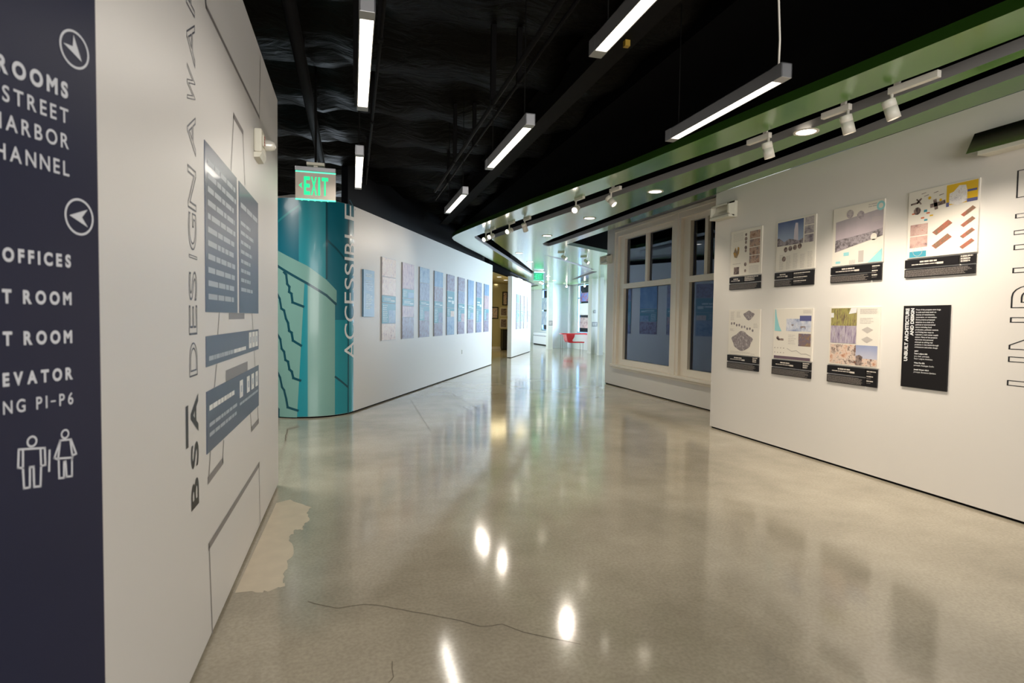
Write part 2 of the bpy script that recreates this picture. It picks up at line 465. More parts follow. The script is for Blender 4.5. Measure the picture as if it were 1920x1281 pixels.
# flat black bulkhead above the green soffit
b = MB(); b.box(2.62, 5.74, -4.9, 13.9, 3.78, 4.14); b.box(2.62, 4.6, 13.9, 20.0, 3.78, 4.14)
struct(b.build('trim_1', M_black))
# ---------------------------------------------------------------- walls
TOPR, TOPL, TOPE = 3.278, 3.345, 3.19
def slab(name, w, x0, x1, z0, z1, t, mt):
    b = MB(); b.box(x0, x1, 0, t, z0, z1); o = struct(b.build(name, mt)); o.location = w.o; o.rotation_euler = (0, 0, w.rz); return o
def skirt(name, w, x0, x1, t):
    b = MB(); b.box(x0, x1, 0.018, t, 0, 0.03); o = struct(b.build(name, M_base)); o.location = w.o; o.rotation_euler = (0, 0, w.rz); return o
wall_right = slab('wall_right', RW, -6.95, 4.9, 0.022, TOPR, 0.16, M_white)
skirt('baseboard_right', RW, -6.93, 4.9, 0.14)
b = MB(); b.box(4.90, 5.9, 6.72, 6.86, 0, 4.15); struct(b.build('wall_return', M_white))
wall_left = slab('wall_left', LW, 1.695, 5.33, 0.022, TOPL, 0.16, M_gloss)
skirt('baseboard_left', LW, 1.70, 5.31, 0.14)
wall_entry = slab('wall_entry', DW, -3.5, 0.0, 0.0, TOPL, 0.14, M_navy)
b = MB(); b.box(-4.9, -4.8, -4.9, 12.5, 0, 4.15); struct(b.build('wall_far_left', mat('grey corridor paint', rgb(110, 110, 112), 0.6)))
b = MB(); b.box(-4.9, 5.2, -4.95, -4.85, 0, 4.15); struct(b.build('wall_behind', M_white))
b = MB(); b.box(-4.9, -0.9, 12.4, 12.5, 0, 4.15); struct(b.build('wall_end_left', M_white))

# exhibit wall: an arc of radius 0.71 running into a straight
RAD = 0.71
ARC_C = EW.o - EW.n * RAD
def ew_xy(s, out=0.0):
    if s >= 0: return EW.o + EW.u * s + EW.n * out
    phi = math.atan2(EW.n.y, EW.n.x) + s / RAD
    return ARC_C + Vector((math.cos(phi), math.sin(phi), 0)) * (RAD + out)
def ew_sz(px, py):
    d = ray(px, py)
    ox, oy = EYEV.x - ARC_C.x, EYEV.y - ARC_C.y
    A = d.x * d.x + d.y * d.y; B = ox * d.x + oy * d.y; Cc = ox * ox + oy * oy - RAD * RAD
    D = max(B * B - A * Cc, 0.0); t = (-B - math.sqrt(D)) / A
    q = EYEV + d * t
    phi = math.atan2(q.y - ARC_C.y, q.x - ARC_C.x); p0 = math.atan2(EW.n.y, EW.n.x)
    dl = (phi - p0 + math.pi) % (2 * math.pi) - math.pi
    if dl > 0: x, z = EW.at(px, py); return (x, z)
    return (dl * RAD, q.z)
S_MIN, S_MAX = -2.3, 9.65
def ribbon(z0, z1, o0, o1, mt, name, ss):
    b = MB(); n = len(ss)
    for s in ss:
        for o_, z_ in ((o0, z0), (o0, z1), (o1, z1), (o1, z0)):
            q = ew_xy(s, o_); b.v.append((q.x, q.y, z_))
    for i in range(n - 1):
        for k in range(4):
            a = i * 4 + k; a2 = i * 4 + (k + 1) % 4
            b.f.append([a, a2, a2 + 4, a + 4]); b.fm.append(0); b.smooth.append(k == 0 or k == 2)
    b.f.append([0, 3, 2, 1]); e = (n - 1) * 4; b.f.append([e, e + 1, e + 2, e + 3]); b.fm += [0, 0]; b.smooth += [False, False]
    return struct(b.build(name, mt))
arc_s = [S_MIN + (0 - S_MIN) * i / 40 for i in range(41)]
wall_exhibit = ribbon(0.022, TOPE, 0.0, -0.16, M_exh, 'wall_exhibit', arc_s)
wall_exhibit_long = slab('wall_exhibit_long', EW, 0.0, S_MAX, 0.022, TOPE, 0.16, M_exh)
ribbon(0.0, 0.03, -0.018, -0.14, M_base, 'baseboard_exhibit', arc_s)
skirt('baseboard_exhibit_long', EW, 0.0, S_MAX - 0.02, 0.14)

def mural(name, polys, mt, out, label=None, tris=None):
    """flat print wrapped on the exhibit wall; polys in (s, z)"""
    bm = bmesh.new()
    for pl in polys:
        vs = [bm.verts.new((s, z, 0)) for s, z in pl]
        try: bm.faces.new(vs)
        except ValueError: pass
    for vs_, fs_ in (tris or []):
        vv = [bm.verts.new((q[0], q[1], 0)) for q in vs_]
        for f in fs_:
            try: bm.faces.new([vv[i] for i in f])
            except ValueError: pass
    bmesh.ops.triangulate(bm, faces=bm.faces[:])
    s = S_MIN
    while s < 0.01:
        bmesh.ops.bisect_plane(bm, geom=bm.verts[:] + bm.edges[:] + bm.faces[:], plane_co=(s, 0, 0), plane_no=(1, 0, 0)); s += 0.057
    for v in bm.verts:
        q = ew_xy(v.co.x, out); v.co = (q.x, q.y, v.co.y)
    me = bpy.data.meshes.new(name); bm.to_mesh(me); bm.free(); me.materials.append(mt)
    for pl in me.polygons: pl.use_smooth = True
    o = bpy.data.objects.new(name, me); C.objects.link(o); o.parent = wall_exhibit
    if label: o['label'] = label
    return o
def stroke(pts, w):
    out = []
    P = [Vector(q) for q in pts]
    for a, c in zip(P, P[1:]):
        d = (c - a).normalized(); n = Vector((-d.y, d.x)) * w / 2; e = d * w * 0.5
        out.append([tuple(q) for q in (a - e + n, a - e - n, c + e - n, c + e + n)])
    return out
sz = ew_sz
S0 = S_MIN + 0.01
s665 = 0.0
zt, zb = TOPE - 0.002, 0.024
M_m1 = mat('mural teal', rgb(28, 142, 156), 0.30, coat=0.25)
M_m2 = mat('mural deep teal', rgb(8, 106, 126), 0.30, coat=0.25)
M_m3 = mat('mural sage', rgb(122, 168, 160), 0.30, coat=0.25)
M_m4 = mat('mural dark line', rgb(6, 74, 88), 0.30, coat=0.25)
M_m5 = mat('mural light teal', rgb(40, 144, 150), 0.30, coat=0.25)
def X(px, py=600): return sz(px, py)[0]
mural('mural_field', [[(S0, zb), (s665, zb), (s665, zt), (S0, zt)]], M_m1, 0.0010)
mural('mural_shade', [[(S0, sz(540, 500)[1] - 0.2), (X(560, 430), sz(560, 500)[1]), (X(560, 430), zt), (S0, zt)]], M_m2, 0.0016)
mural('mural_shade', [[(X(613, 450), sz(613, 600)[1]), (0.0, sz(650, 600)[1]), (0.0, zt), (X(613, 450), zt)]], M_m2, 0.0013)
mural('mural_column', [[(X(577, 650), zb), (X(628, 650), zb), (X(628, 650), sz(628, 560)[1]), sz(612, 545), sz(577, 522)]], M_m3, 0.0018)
stair_l = S0
mural('mural_stair', [[(S0, zb), sz(557, 783), sz(565, 640), sz(571, 530), sz(545, 510), sz(521, 498), (S0, sz(521, 498)[1] + 0.25)]], M_m3, 0.0018)
bl = sz(521, 470); bl2 = sz(521, 497)
mural('mural_banister', [[(S0, bl2[1] + 0.3), bl2, sz(575, 529), sz(612, 552), sz(631, 568), sz(631, 545), sz(612, 525), sz(577, 499), bl, (S0, bl[1] + 0.3)]], M_m3, 0.0024)
dk = []
dk += stroke([(S0, bl2[1] + 0.28), sz(521, 499), sz(575, 531), sz(612, 554), sz(629, 570)], 0.035)
zg = lambda L: [sz(510 + x / 2.847, 350 + y / 2.847) for x, y in L]
dk += stroke(zg([(65, 458), (76, 470), (82, 520), (93, 535), (92, 562), (104, 572), (110, 618), (166, 640)]), 0.034)
dk += stroke(zg([(30, 575), (42, 600), (50, 650), (65, 662), (75, 705), (86, 728), (92, 770), (105, 780), (112, 822), (154, 848)]), 0.034)
dk += stroke(zg([(28, 785), (45, 815), (52, 865), (65, 882), (72, 925), (86, 935), (93, 975), (106, 988), (114, 1022), (150, 1035)]), 0.034)
dk += stroke(zg([(28, 985), (44, 1020), (54, 1070), (65, 1087), (76, 1132), (84, 1178), (136, 1195)]), 0.034)
dk += stroke(zg([(24, 1168), (36, 1190), (36, 1228)]), 0.034)
mural('mural_line', dk, M_m4, 0.0032)
dk2 = stroke([(X(612.5, 450), zt), (X(612.5, 450), sz(612, 522)[1])], 0.03)
dk2 += stroke([(X(653, 600), zt), (X(653, 600), zb)], 0.026)
dk2 += stroke([sz(613, 450), sz(632, 468), sz(650, 491)], 0.03) + stroke([sz(629, 707), sz(652, 726)], 0.03)
dk2 += stroke([sz(656, 376), sz(665, 393)], 0.025)
mural('mural_line', dk2, M_m4, 0.0030)
mural('mural_line', stroke([sz(521, 416), sz(559, 387)], 0.03), M_m5, 0.0030)
# vertical lettering at the edge of the mural
zi = lambda py: sz(655, py)[1]
sA, sB = X(645.5, 600), 0.03
for ch, y0, y1 in (('A', 674, 639), ('C', 636, 607), ('C', 603, 574), ('E', 569, 548), ('S', 543, 521), ('S', 516, 494), ('I', 488.5, 483), ('B', 477, 455), ('L', 447, 424), ('E', 412, 384)):
    vs, fs, a0, a1, b0, b1 = glyphs(ch)
    z0, z1 = zi(y0), zi(y1)
    mural('letter', [], M_printw, 0.0045, tris=[([(sB + (sA - sB) * (v[1] - b0) / (b1 - b0), z0 + (z1 - z0) * (v[0] - a0) / (a1 - a0)) for v in vs], fs)])

# second exhibit panel down the hall, header, side room
wall_panel = slab('wall_panel', P2, 0.0, 4.46, 0.022, 3.10, 0.16, M_exh)
skirt('baseboard_panel', P2, 0.02, 4.44, 0.14)
M_warm = mat('side room wall', rgb(196, 184, 138), 0.6)
b = MB(); b.box(2.5, 7.65, 26.9, 27.0, 0, 3.3); struct(b.build('wall_side_room', M_warm))
b = MB(); b.box(7.56, 7.65, 24.95, 27.0, 0, 3.3); struct(b.build('wall_side_room_right', M_warm))
b = MB(); b.prism([(3.9, 18.2), (5.55, 21.2), (7.45, 25.1), (7.6, 26.95), (2.5, 26.95), (2.5, 18.2)], 3.16, 3.24, plane='xy'); struct(b.build('ceiling_side_room', mat('side room ceiling', rgb(190, 176, 130), 0.7)))
b = MB(); b.prism([(4.25, 18.05), (5.82, 21.1), (5.7, 21.2), (4.13, 18.15)], 3.10, 4.1, plane='xy'); struct(b.build('trim_2', M_black))
b = MB(); b.prism([(5.72, 21.0), (7.84, 25.2), (7.72, 25.26), (5.6, 21.06)], 3.24, 4.1, plane='xy')
struct(b.build('trim_3', mat('dark blue black upper wall', rgb(7, 8, 13), 0.7, 0.15)))
q0, q1 = ew_xy(0.3, -0.25), ew_xy(9.3, -0.25)
b = MB(); b.prism([(q0.x, q0.y), (q1.x, q1.y), (q1.x - .1, q1.y + .05), (q0.x - .1, q0.y + .05)], 3.0, 4.1, plane='xy')
struct(b.build('trim_4', mat('dark blue black upper wall', rgb(7, 8, 13), 0.7, 0.15)))
b = MB(); b.box(2.4, 2.5, 18.3, 27, 0, 4.1); struct(b.build('wall_side_room_left', M_warm))
for o_ in (area('side_room_light', (5.9, 22.6, 3.1), (0, 0, 0), 2.0, 2.0, 38, (1.0, 0.82, 0.45)),): pass

# window wall on the right, dark room behind it
ZW = 4.1
W_Y0, W_Y1 = 7.70, 11.83     # window casing extent along Y
b = MB()
def wbox(y0, y1, z0, z1, x0=5.75, x1=5.93): b.box(x0, x1, y0, y1, z0, z1)
wbox(6.86, W_Y0, 0.022, ZW); wbox(W_Y1, 12.32, 0.022, ZW); wbox(W_Y0, W_Y1, 0.022, 0.46); wbox(W_Y0, W_Y1, 3.49, ZW)
wall_window = struct(b.build('wall_window', M_white))
b = MB(); b.box(5.77, 5.9, 6.9, 12.3, 0, 0.03); struct(b.build('baseboard_window', M_base))
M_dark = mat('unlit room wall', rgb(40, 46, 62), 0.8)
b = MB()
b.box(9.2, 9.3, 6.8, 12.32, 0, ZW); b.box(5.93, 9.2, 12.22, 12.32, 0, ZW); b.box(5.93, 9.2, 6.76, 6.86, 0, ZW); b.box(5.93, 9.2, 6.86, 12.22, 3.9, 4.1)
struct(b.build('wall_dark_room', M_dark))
win = thing('window_1', 'cream painted double sash window with dark glass beside the white poster wall', 'window', (5.75, 9.77, 0.46))
del win['category']; win['kind'] = 'structure'
def wb(name, boxes, mt, bevel=0.004):
    b = MB()
    for y0, y1, z0, z1, x0, x1 in boxes: b.box(x0 - 5.75, x1 - 5.75, y0 - 9.77, y1 - 9.77, z0 - 0.46, z1 - 0.46)
    return b.build(name, mt, win, bevel)
XF = 5.715
wb('casing', [(11.70, 11.83, 0.50, 3.49, XF, 5.80), (7.70, 7.83, 0.50, 3.49, XF, 5.80), (7.83, 11.70, 3.36, 3.49, XF, 5.80), (9.16, 9.40, 0.50, 3.36, XF, 5.82)], M_frame)
wb('casing_molding', [(11.80, 11.85, 0.50, 3.46, XF - 0.02, 5.75), (7.70, 11.85, 3.46, 3.52, XF - 0.021, 5.75), (9.25, 9.31, 0.50, 3.46, XF - 0.015, 5.75)], M_frame)
wb('sill', [(7.68, 11.90, 0.45, 0.505, 5.66, 5.86)], M_frame, 0.008)
wb('sill_apron', [(7.70, 11.84, 0.40, 0.45, XF, 5.75)], M_frame)
ZM0, ZM1 = 2.19, 2.30
for ya, yb in ((9.40, 11.70), (7.83, 9.16)):
    wb('sash', [(yb - 0.24 + 0.02, yb, 0.505, 3.36, 5.77, 5.86), (ya, ya + 0.15, 0.505, 3.36, 5.77, 5.86), (ya + 0.15, yb - 0.22, 3.28, 3.36, 5.77, 5.86), (ya + 0.15, yb - 0.22, 0.505, 0.63, 5.77, 5.86), (ya + 0.15, yb - 0.22, ZM0, ZM1, 5.765, 5.86)], M_frame)
    if ya > 9: wb('muntin', [(10.475, 10.57, ZM1, 3.28, 5.785, 5.85)], M_frame)
    else: wb('muntin', [(8.44, 8.53, ZM1, 3.28, 5.785, 5.85)], M_frame)
    wb('pane', [(ya + 0.1, yb - 0.1, 0.58, ZM0 + 0.03, 5.828, 5.834)], M_glass, 0)
    wb('pane', [(ya + 0.1, yb - 0.1, ZM1 - 0.03, 3.32, 5.840, 5.846)], M_glass, 0)

# far glazed side of the building
XG = 11.05
b = MB()
ys = [12.33] + [v for w_ in WIN_Y for v in w_] + [34.5]
for i in range(0, len(ys), 2): b.box(XG, XG + 0.14, ys[i], ys[i + 1], 0, 3.9)
for a, c in WIN_Y:
    b.box(XG, XG + 0.14, a, c, 0, 0.80); b.box(XG, XG + 0.14, a, c, 3.28, 3.9)
M_far = mat('white pier paint', rgb(226, 230, 230), 0.5, 0.4)
struct(b.build('wall_far', M_far))
b = MB(); b.box(6.5, XG + 0.14, 34.4, 34.5, 0, 3.9); struct(b.build('wall_end', M_far))
b = MB(); b.box(9.3, 9.42, 12.25, 12.33, 0, 3.9); b.box(10.98, XG + 0.14, 12.0, 12.33, 0, 3.9); b.box(9.42, 10.98, 12.25, 12.33, 0, 0.8); b.box(9.42, 10.98, 12.25, 12.33, 3.28, 3.9); struct(b.build('wall_near_far', M_far))  # unseen window opening added to go with the extra daylight lamp
M_jamb = mat('pale blue window jamb', rgb(150, 178, 196), 0.45)
for i, (a, c) in enumerate(WIN_Y):
    wn = bpy.data.objects.new('window_%d' % (i + 2), None); C.objects.link(wn); wn['kind'] = 'structure'; wn.location = (XG + 0.07, (a + c) / 2, 0.8)
    h = (c - a) / 2
    f = MB()
    f.box(-0.06, 0.06, -h, -h + 0.07, 0, 2.48); f.box(-0.06, 0.06, h - 0.07, h, 0, 2.48); f.box(-0.06, 0.06, -h, h, 0, 0.07); f.box(-0.06, 0.06, -h, h, 2.41, 2.48)
    f.box(-0.05, 0.05, -h, h, 1.75, 1.80)
    f.build('frame', M_jamb, wn, 0.004)
    g = MB(); g.box(0.0, 0.008, -h + 0.05, h - 0.05, 0.05, 2.43); g.build('pane', M_clear, wn)
    s_ = MB(); s_.box(-0.14, 0.0, -h - 0.03, h + 0.03, -0.045, 0.0); s_.build('sill', M_far, wn, 0.005)
    bh = MB(); bh.box(-0.066, -0.055, -h, h, 2.43, 2.48); bh.build('blind', mat('grey roller blind', rgb(130, 136, 144), 0.7), wn)
# free standing piers
M_pier = mat('pale grey blue pier', rgb(200, 208, 218), 0.5, 0.4)
for nm, (x0, x1, y0, y1), mt in (('column_wide', (9.93, 10.76, 27.65, 28.3), M_pier), ('column_slim', (10.0, 10.32, 22.9, 23.3), mat('white column', rgb(210, 212, 210), 0.5)), ('column_slim', (10.02, 10.2, 22.1, 22.3), M_far), ('column_slim', (9.18, 9.42, 26.2, 26.5), mat('pale column', rgb(216, 222, 220), 0.5))):
    b = MB(); b.box(x0, x1, y0, y1, 0, 3.30); b.box(x0 - 0.01, x1 + 0.01, y0 - 0.01, y1 + 0.01, 0, 0.08); struct(b.build(nm, mt, None, 0.006))
M_plate = mat('grey sign plate', rgb(150, 154, 160), 0.5)

# ---------------------------------------------------------------- green soffit
ZS, TS = 3.28, 0.08
outer = [(3.75, -0.5), (3.70, 1.2), (3.61, 2.37), (3.48, 3.31), (3.38, 4.02), (3.26, 5.03), (3.08, 6.35), (2.93, 7.1), (2.67, 8.48), (2.36, 10.54), (2.19, 11.7), (2.13, 12.2), (2.12, 12.5), (2.15, 12.75), (2.24, 13.05), (2.68, 14.06), (3.42, 15.6), (4.22, 17.38), (5.8, 20.81), (8.34, 26.43), (9.6, 29.0), (9.9, 34.3), (11.0, 34.3), (11.0, 16.8), (6.35, 13.88), (4.92, 12.83), (4.895, 12.0), (4.895, 6.9), (4.872, 6.85), (4.872, -0.5)]
slot1 = [(4.02, 0.2), (3.99, 1.6), (3.95, 2.59), (3.90, 3.07), (3.81, 3.75), (3.67, 4.89), (3.58, 5.48), (3.33, 7.09), (3.12, 8.53), (2.90, 9.96), (2.63, 11.81), (2.57, 12.30), (2.62, 12.52), (2.89, 13.13), (3.53, 14.54), (4.35, 16.31), (5.33, 18.44), (6.75, 21.44), (6.86, 21.2), (5.6, 18.35), (4.66, 16.2), (3.86, 14.45), (3.20, 13.0), (3.03, 12.6), (3.02, 12.4), (3.27, 10.39), (3.62, 7.8), (3.95, 5.35), (4.02, 4.81), (4.10, 3.58), (4.13, 3.25), (4.17, 2.5), (4.21, 1.5), (4.24, 0.2)]
slot2 = [(4.27, 0.2), (4.27, 12.0), (4.32, 12.86), (4.45, 13.15), (4.62, 13.27), (4.66, 12.6), (4.66, 4.6), (4.58, 3.4), (4.52, 0.2)]
slot3 = [(5.04, 14.97), (5.79, 15.9), (8.2, 18.9), (8.32, 18.82), (5.87, 15.72)]
slot4 = [(8.30, 19.25), (9.45, 23.9), (9.55, 23.7), (8.75, 19.6)]
def curve_slab(name, loops, z0, z1, mats, pick):
    cu = bpy.data.curves.new(name, 'CURVE'); cu.dimensions = '2D'; cu.fill_mode = 'BOTH'; cu.extrude = (z1 - z0) / 2
    for lp in loops:
        s = cu.splines.new('POLY'); s.points.add(len(lp) - 1); s.use_cyclic_u = True
        for pt, (x, y) in zip(s.points, lp): pt.co = (x, y, 0, 1)
    o = bpy.data.objects.new(name, cu); C.objects.link(o)
    dg = bpy.context.evaluated_depsgraph_get(); dg.update()
    me = bpy.data.meshes.new_from_object(o.evaluated_get(dg)); bpy.data.objects.remove(o); bpy.data.curves.remove(cu)
    me.materials.clear()
    for mt in mats: me.materials.append(mt)
    for pl in me.polygons:
        pl.material_index = pick(pl.center, pl.normal); pl.use_smooth = False
    o = bpy.data.objects.new(name, me); C.objects.link(o); o.location = (0, 0, (z0 + z1) / 2); return o
out_n = np.array(outer)
def on_outer(c):
    best = 9
    for a, d in zip(out_n, np.roll(out_n, -1, 0)):
        ab = d - a; t = np.clip(((c.x - a[0]) * ab[0] + (c.y - a[1]) * ab[1]) / (ab @ ab), 0, 1)
        q = a + t * ab; best = min(best, math.hypot(c.x - q[0], c.y - q[1]))
    return best < 0.01
soffit = curve_slab('soffit', [outer, slot1, slot2, slot3, slot4], ZS, ZS + TS, [M_green, M_slotside, M_fascia],
                    lambda c, n: 0 if abs(n.z) > 0.5 else (2 if on_outer(c) else 1))
struct(soffit); soffit['label'] = 'glossy green suspended soffit with long slots, bent over the hall'
# dark plenum above the slots
b = MB(); b.prism([(3.55, 0.0), (4.87, 0.0), (4.87, 13.4), (4.6, 13.6), (2.75, 12.9), (2.7, 11.9), (3.0, 9.0)], 3.60, 3.62, plane='xy')
b.build('plenum_board', M_black, soffit)
b = MB(); b.prism([(2.7, 12.6), (3.3, 12.6), (8.6, 18.5), (9.8, 24.2), (8.5, 25.8)], 3.60, 3.62, plane='xy'); b.build('plenum_board', M_far, soffit)

b = MB(); b.box(4.875, 4.895, -0.5, 12.6, 3.37, 4.14); struct(b.build('trim_5', M_black))
# ---------------------------------------------------------------- graphics on the left wall
b1 = MB(); b2 = MB(); b3 = MB()
L = LW.at
YP = -0.0012
def Lc(x): return x
xb0, xb1 = 2.482, 2.648
def zl(py): return LW.at(362, py)[1]
for ch, y0, y1 in (('B', 956, 902), ('S', 880, 832), ('A', 815, 742)):
    text(b1, ch, xb0 + (0.05 if ch != 'A' else 0.05), xb1, zl(y0), zl(y1), YP, bold=0.022, rot=True)
b1.rect(xb0 - 0.02, xb0 + 0.015, zl(832), zl(755), YP)
w1 = LW; b1.build_pieces('letter', M_printblack, wall_left)
for ch, y0, y1 in (('D', 706, 642), ('E', 628, 572), ('S', 564, 508), ('I', 484.5, 480), ('G', 470, 400), ('N', 395, 317), ('A', 290, 215), ('W', 200, 135), ('A', 124, 42), ('R', 30, -35), ('D', -50, -110), ('S', -125, -175)):
    if ch == 'I': b2.line([(xb0 + 0.05, zl(y0)), (xb1, zl(y0)), (xb1, zl(y1)), (xb0 + 0.05, zl(y1))], 0.004, YP, 0, True)
    else: text(b2, ch, xb0 + 0.04, xb1 - 0.005, zl(y0), zl(y1), YP, bold=-0.004, outline=0.015, rot=True)
b2.build_pieces('letter', M_printlines, wall_left)
G = lambda pts, w: b3.line([L(*q) for q in pts], w, YP)
G([(385, 0), (386, 12), (486, 220)], 0.022); G([(486, 220), (488, 106)], 0.014); G([(385.5, 12), (385, -60)], 0.014)
G([(433, 320), (438, 217)], 0.012); G([(438, 217), (455, 248)], 0.03); G([(455, 248), (459, 345)], 0.012)
G([(411, 586), (408, 627)], 0.012); G([(405.6, 686), (401.5, 728)], 0.012); G([(472, 586), (474, 619)], 0.012); G([(476, 655), (478, 688)], 0.012)
G([(394, 850), (391, 900)], 0.014); G([(391, 900), (417, 865)], 0.035); G([(417, 865), (419, 828)], 0.014)
G([(469, 774), (471.5, 805)], 0.014); G([(471.5, 805), (484, 790)], 0.035); G([(484, 790), (483, 765)], 0.014)
G([(485.5, 871), (392, 1024)], 0.034); G([(392, 1024), (398, 1187)], 0.014); G([(485.5, 871), (487.5, 980)], 0.014)
xa, za = L(429, 598); xc, zc_ = L(458, 586); b3.rect(xa, xc, 1.475, 1.508, YP)
xa, za = L(423, 706); xc, zc_ = L(464, 690); b3.rect(xa, xc, min(za, zc_) - 0.05, max(za, zc_) + 0.03, YP + 0.0003)
b3.build_pieces('drawn_line', M_printgrey, wall_left)
YQ = -0.003
def lpanel(x0, x1, z0, z1, label, fn):
    b = MB(); b.box(x0, x1, YQ, 0, z0, z1); o = b.build('text_panel', M_navypanel, wall_left, label=label)
    t = MB(); fn(t); t.build('print', [M_paler, M_printw], o, kind='stuff'); return o
YR = YQ - 0.0008
lpanel(2.785, 3.50, 1.51, 2.26, 'larger upper blue text panel', lambda t: t.words(2.83, 3.47, 1.55, 2.21, 11, YR, 0, 3, 0.42, 0.12))
lpanel(3.565, 4.243, 1.51, 2.26, 'narrower upper blue text panel', lambda t: (t.words(3.61, 4.2, 2.10, 2.17, 1, YR, 0, 5, 0.42, 0.0), t.words(3.61, 4.05, 1.62, 2.06, 8, YR, 0, 6, 0.38, 0.35)))
def icons(t, xs, z0, z1):
    for k, x in enumerate(xs):
        t.rect(x, x + 0.10, z0, z1, YR, 1); t.rect(x + 0.03, x + 0.07, z0 + 0.03, z1 - 0.03, YR - 0.0006, 0)
def f3(t): t.words(2.83, 3.75, 1.285, 1.315, 1, YR, 0, 8, 0.7, 0); t.words(3.4, 3.75, 1.285, 1.315, 1, YR - .0003, 1, 9, 0.7, 0); icons(t, [3.86, 3.98, 4.10], 1.29, 1.39)
lpanel(2.785, 4.243, 1.265, 1.402, 'slim blue text strip with white icons', f3)
def f4(t): t.words(2.83, 3.4, 1.06, 1.09, 1, YR, 1, 11, 0.8, 0); t.words(2.83, 3.5, 0.93, 1.02, 2, YR, 0, 12, 0.4, 0.1); icons(t, [3.55, 3.78, 3.94, 4.10], 1.02, 1.12); t.words(3.55, 4.2, 0.97, 1.0, 1, YR, 0, 13, 0.5, 0)
lpanel(2.785, 4.243, 0.875, 1.155, 'lower blue text panel with four white icons', f4)

# ---------------------------------------------------------------- signage on the navy wall
b = MB(); YS = -0.0015
z_of = lambda px, py: DW.at(px, py)[1]
XR = -0.0785
for body, px, yb, yt, bold in (('ROOMS', 125, 184, 154, 0.045), ('STREET', 126, 232, 205, 0.014), ('HARBOR', 128, 280, 253, 0.014), ('CHANNEL', 129, 331, 304, 0.014), ('OFFICES', 132, 501, 477, 0.045), ('T ROOM', 133, 571, 547, 0.045), ('T ROOM', 134, 642, 618, 0.045), ('ELEVATOR', 136, 710, 687, 0.045), ('PARKING P1-P6', 137, 757, 735, 0.014)):
    z0, z1 = z_of(px, yb), z_of(px, yt)
    x = XR
    for ch in reversed(body):
        if ch == ' ': x -= 0.016; continue
        vs, fs, a0, a1, b0, b1_ = glyphs(ch, bold, 0); e = glyphs('E', bold, 0); s = (z1 - z0) / (e[5] - e[4]); w = (a1 - a0) * s * 0.74
        if ch == '-': b.rect(x - 0.012, x, z0 + (z1 - z0) * 0.4, z0 + (z1 - z0) * 0.52, YS); x -= 0.012 + 0.0085; continue
        b.add_mesh([(x - w + (vx - a0) * s * 0.74, YS - vz * 0.012, z0 + vy * s) for vx, vy, vz in vs], fs); x -= w + 0.0085
b.build_pieces('letter', M_signprint, wall_entry)
b = MB()
for px, py, rot in ((139, 93, -45), (148, 407, 180)):
    x, z = DW.at(px, py)
    b.ring(x, z, 0.045, 0.0055, YS, n=40, sx=0.86)
    a = math.radians(rot); R_ = 0.034
    tip = (x + 0.86 * R_ * math.cos(a) * 0.9, z + R_ * math.sin(a) * 0.9)
    def pt(ang, r): return (x + 0.86 * r * math.cos(a + ang), z + r * math.sin(a + ang))
    p1, p2_, p3 = pt(math.radians(140), R_), pt(math.radians(180), 0.008), pt(math.radians(-140), R_)
    b.poly([(q[0], YS, q[1]) for q in (tip, p1, p2_, p3)])
b.build('arrow_sign', M_signprint, wall_entry, label='white arrows in rings')
b = MB()
def fig(pts_px, w, closed=True): b.line([DW.at(*q) for q in pts_px], w, YS, 0, closed)
LWD = 0.0045
x, z = DW.at(59, 828); b.ring(x, z, 0.0135, 0.0045, YS, n=20, sx=0.9)
fig([(34, 843), (83, 840), (84, 872), (76, 874), (75, 912), (63, 913), (62, 875), (55, 876), (55, 914), (44, 916), (42, 878), (33, 877)], LWD)
fig([(42, 845), (42, 878)], LWD, False); fig([(75, 843), (76, 872)], LWD, False)
fig([(92, 845), (91, 883)], LWD, False)
x, z = DW.at(121, 814); b.ring(x, z, 0.012, 0.0042, YS, n=20, sx=0.9)
fig([(112, 826), (132, 824), (142, 851), (135, 854), (134, 862), (134, 893), (124, 894), (122, 865), (119, 866), (119, 896), (110, 897), (109, 862), (101, 859)], LWD)
fig([(112, 826), (108, 860)], LWD, False); fig([(131, 826), (135, 858)], LWD, False); fig([(108, 860), (135, 858)], LWD, False)
b.build('restroom_symbol', M_signprint, wall_entry, label='outlined man and woman symbols')

# ---------------------------------------------------------------- posters on the right wall
def mpic(name, *a, **k): return pic(name, *a, **k)
c = rgb
K_brown = pic('print brown town', [c(60, 48, 44), c(140, 104, 86), c(190, 160, 140), c(112, 100, 100), c(214, 200, 188)], 14)
K_grey = pic('print grey collage', [c(70, 64, 70), c(150, 140, 146), c(196, 186, 184), c(110, 100, 108)], 12)
K_dark = pic('print dark detail', [c(26, 24, 28), c(80, 66, 64), c(160, 140, 130), c(40, 40, 56)], 22)
K_sky = grad('print blue sky', c(176, 190, 212), c(66, 84, 128), 2)
K_mist = grad('print misty sky', c(196, 180, 186), c(168, 160, 164), 2, noise=0.9, scale=9)
K_rock = pic('print rocks', [c(40, 36, 42), c(98, 90, 92), c(170, 160, 164), c(60, 54, 58)], 20)
K_tower = mat('print pale tower', c(206, 196, 204), 0.4)
K_yel = mat('print yellow', c(226, 182, 30), 0.4)
K_yelpic = pic('print white town model', [c(92, 84, 120), c(220, 214, 214), c(240, 236, 230), c(150, 60, 44)], 30)
K_indigo = mat('print indigo', c(92, 94, 140), 0.4)
K_terr = pic('print brick terrace', [c(132, 70, 54), c(176, 104, 84), c(120, 104, 84), c(196, 140, 118)], 26)
K_pink = pic('print pink map', [c(70, 62, 80), c(186, 150, 140), c(206, 176, 164), c(176, 90, 74)], 16)
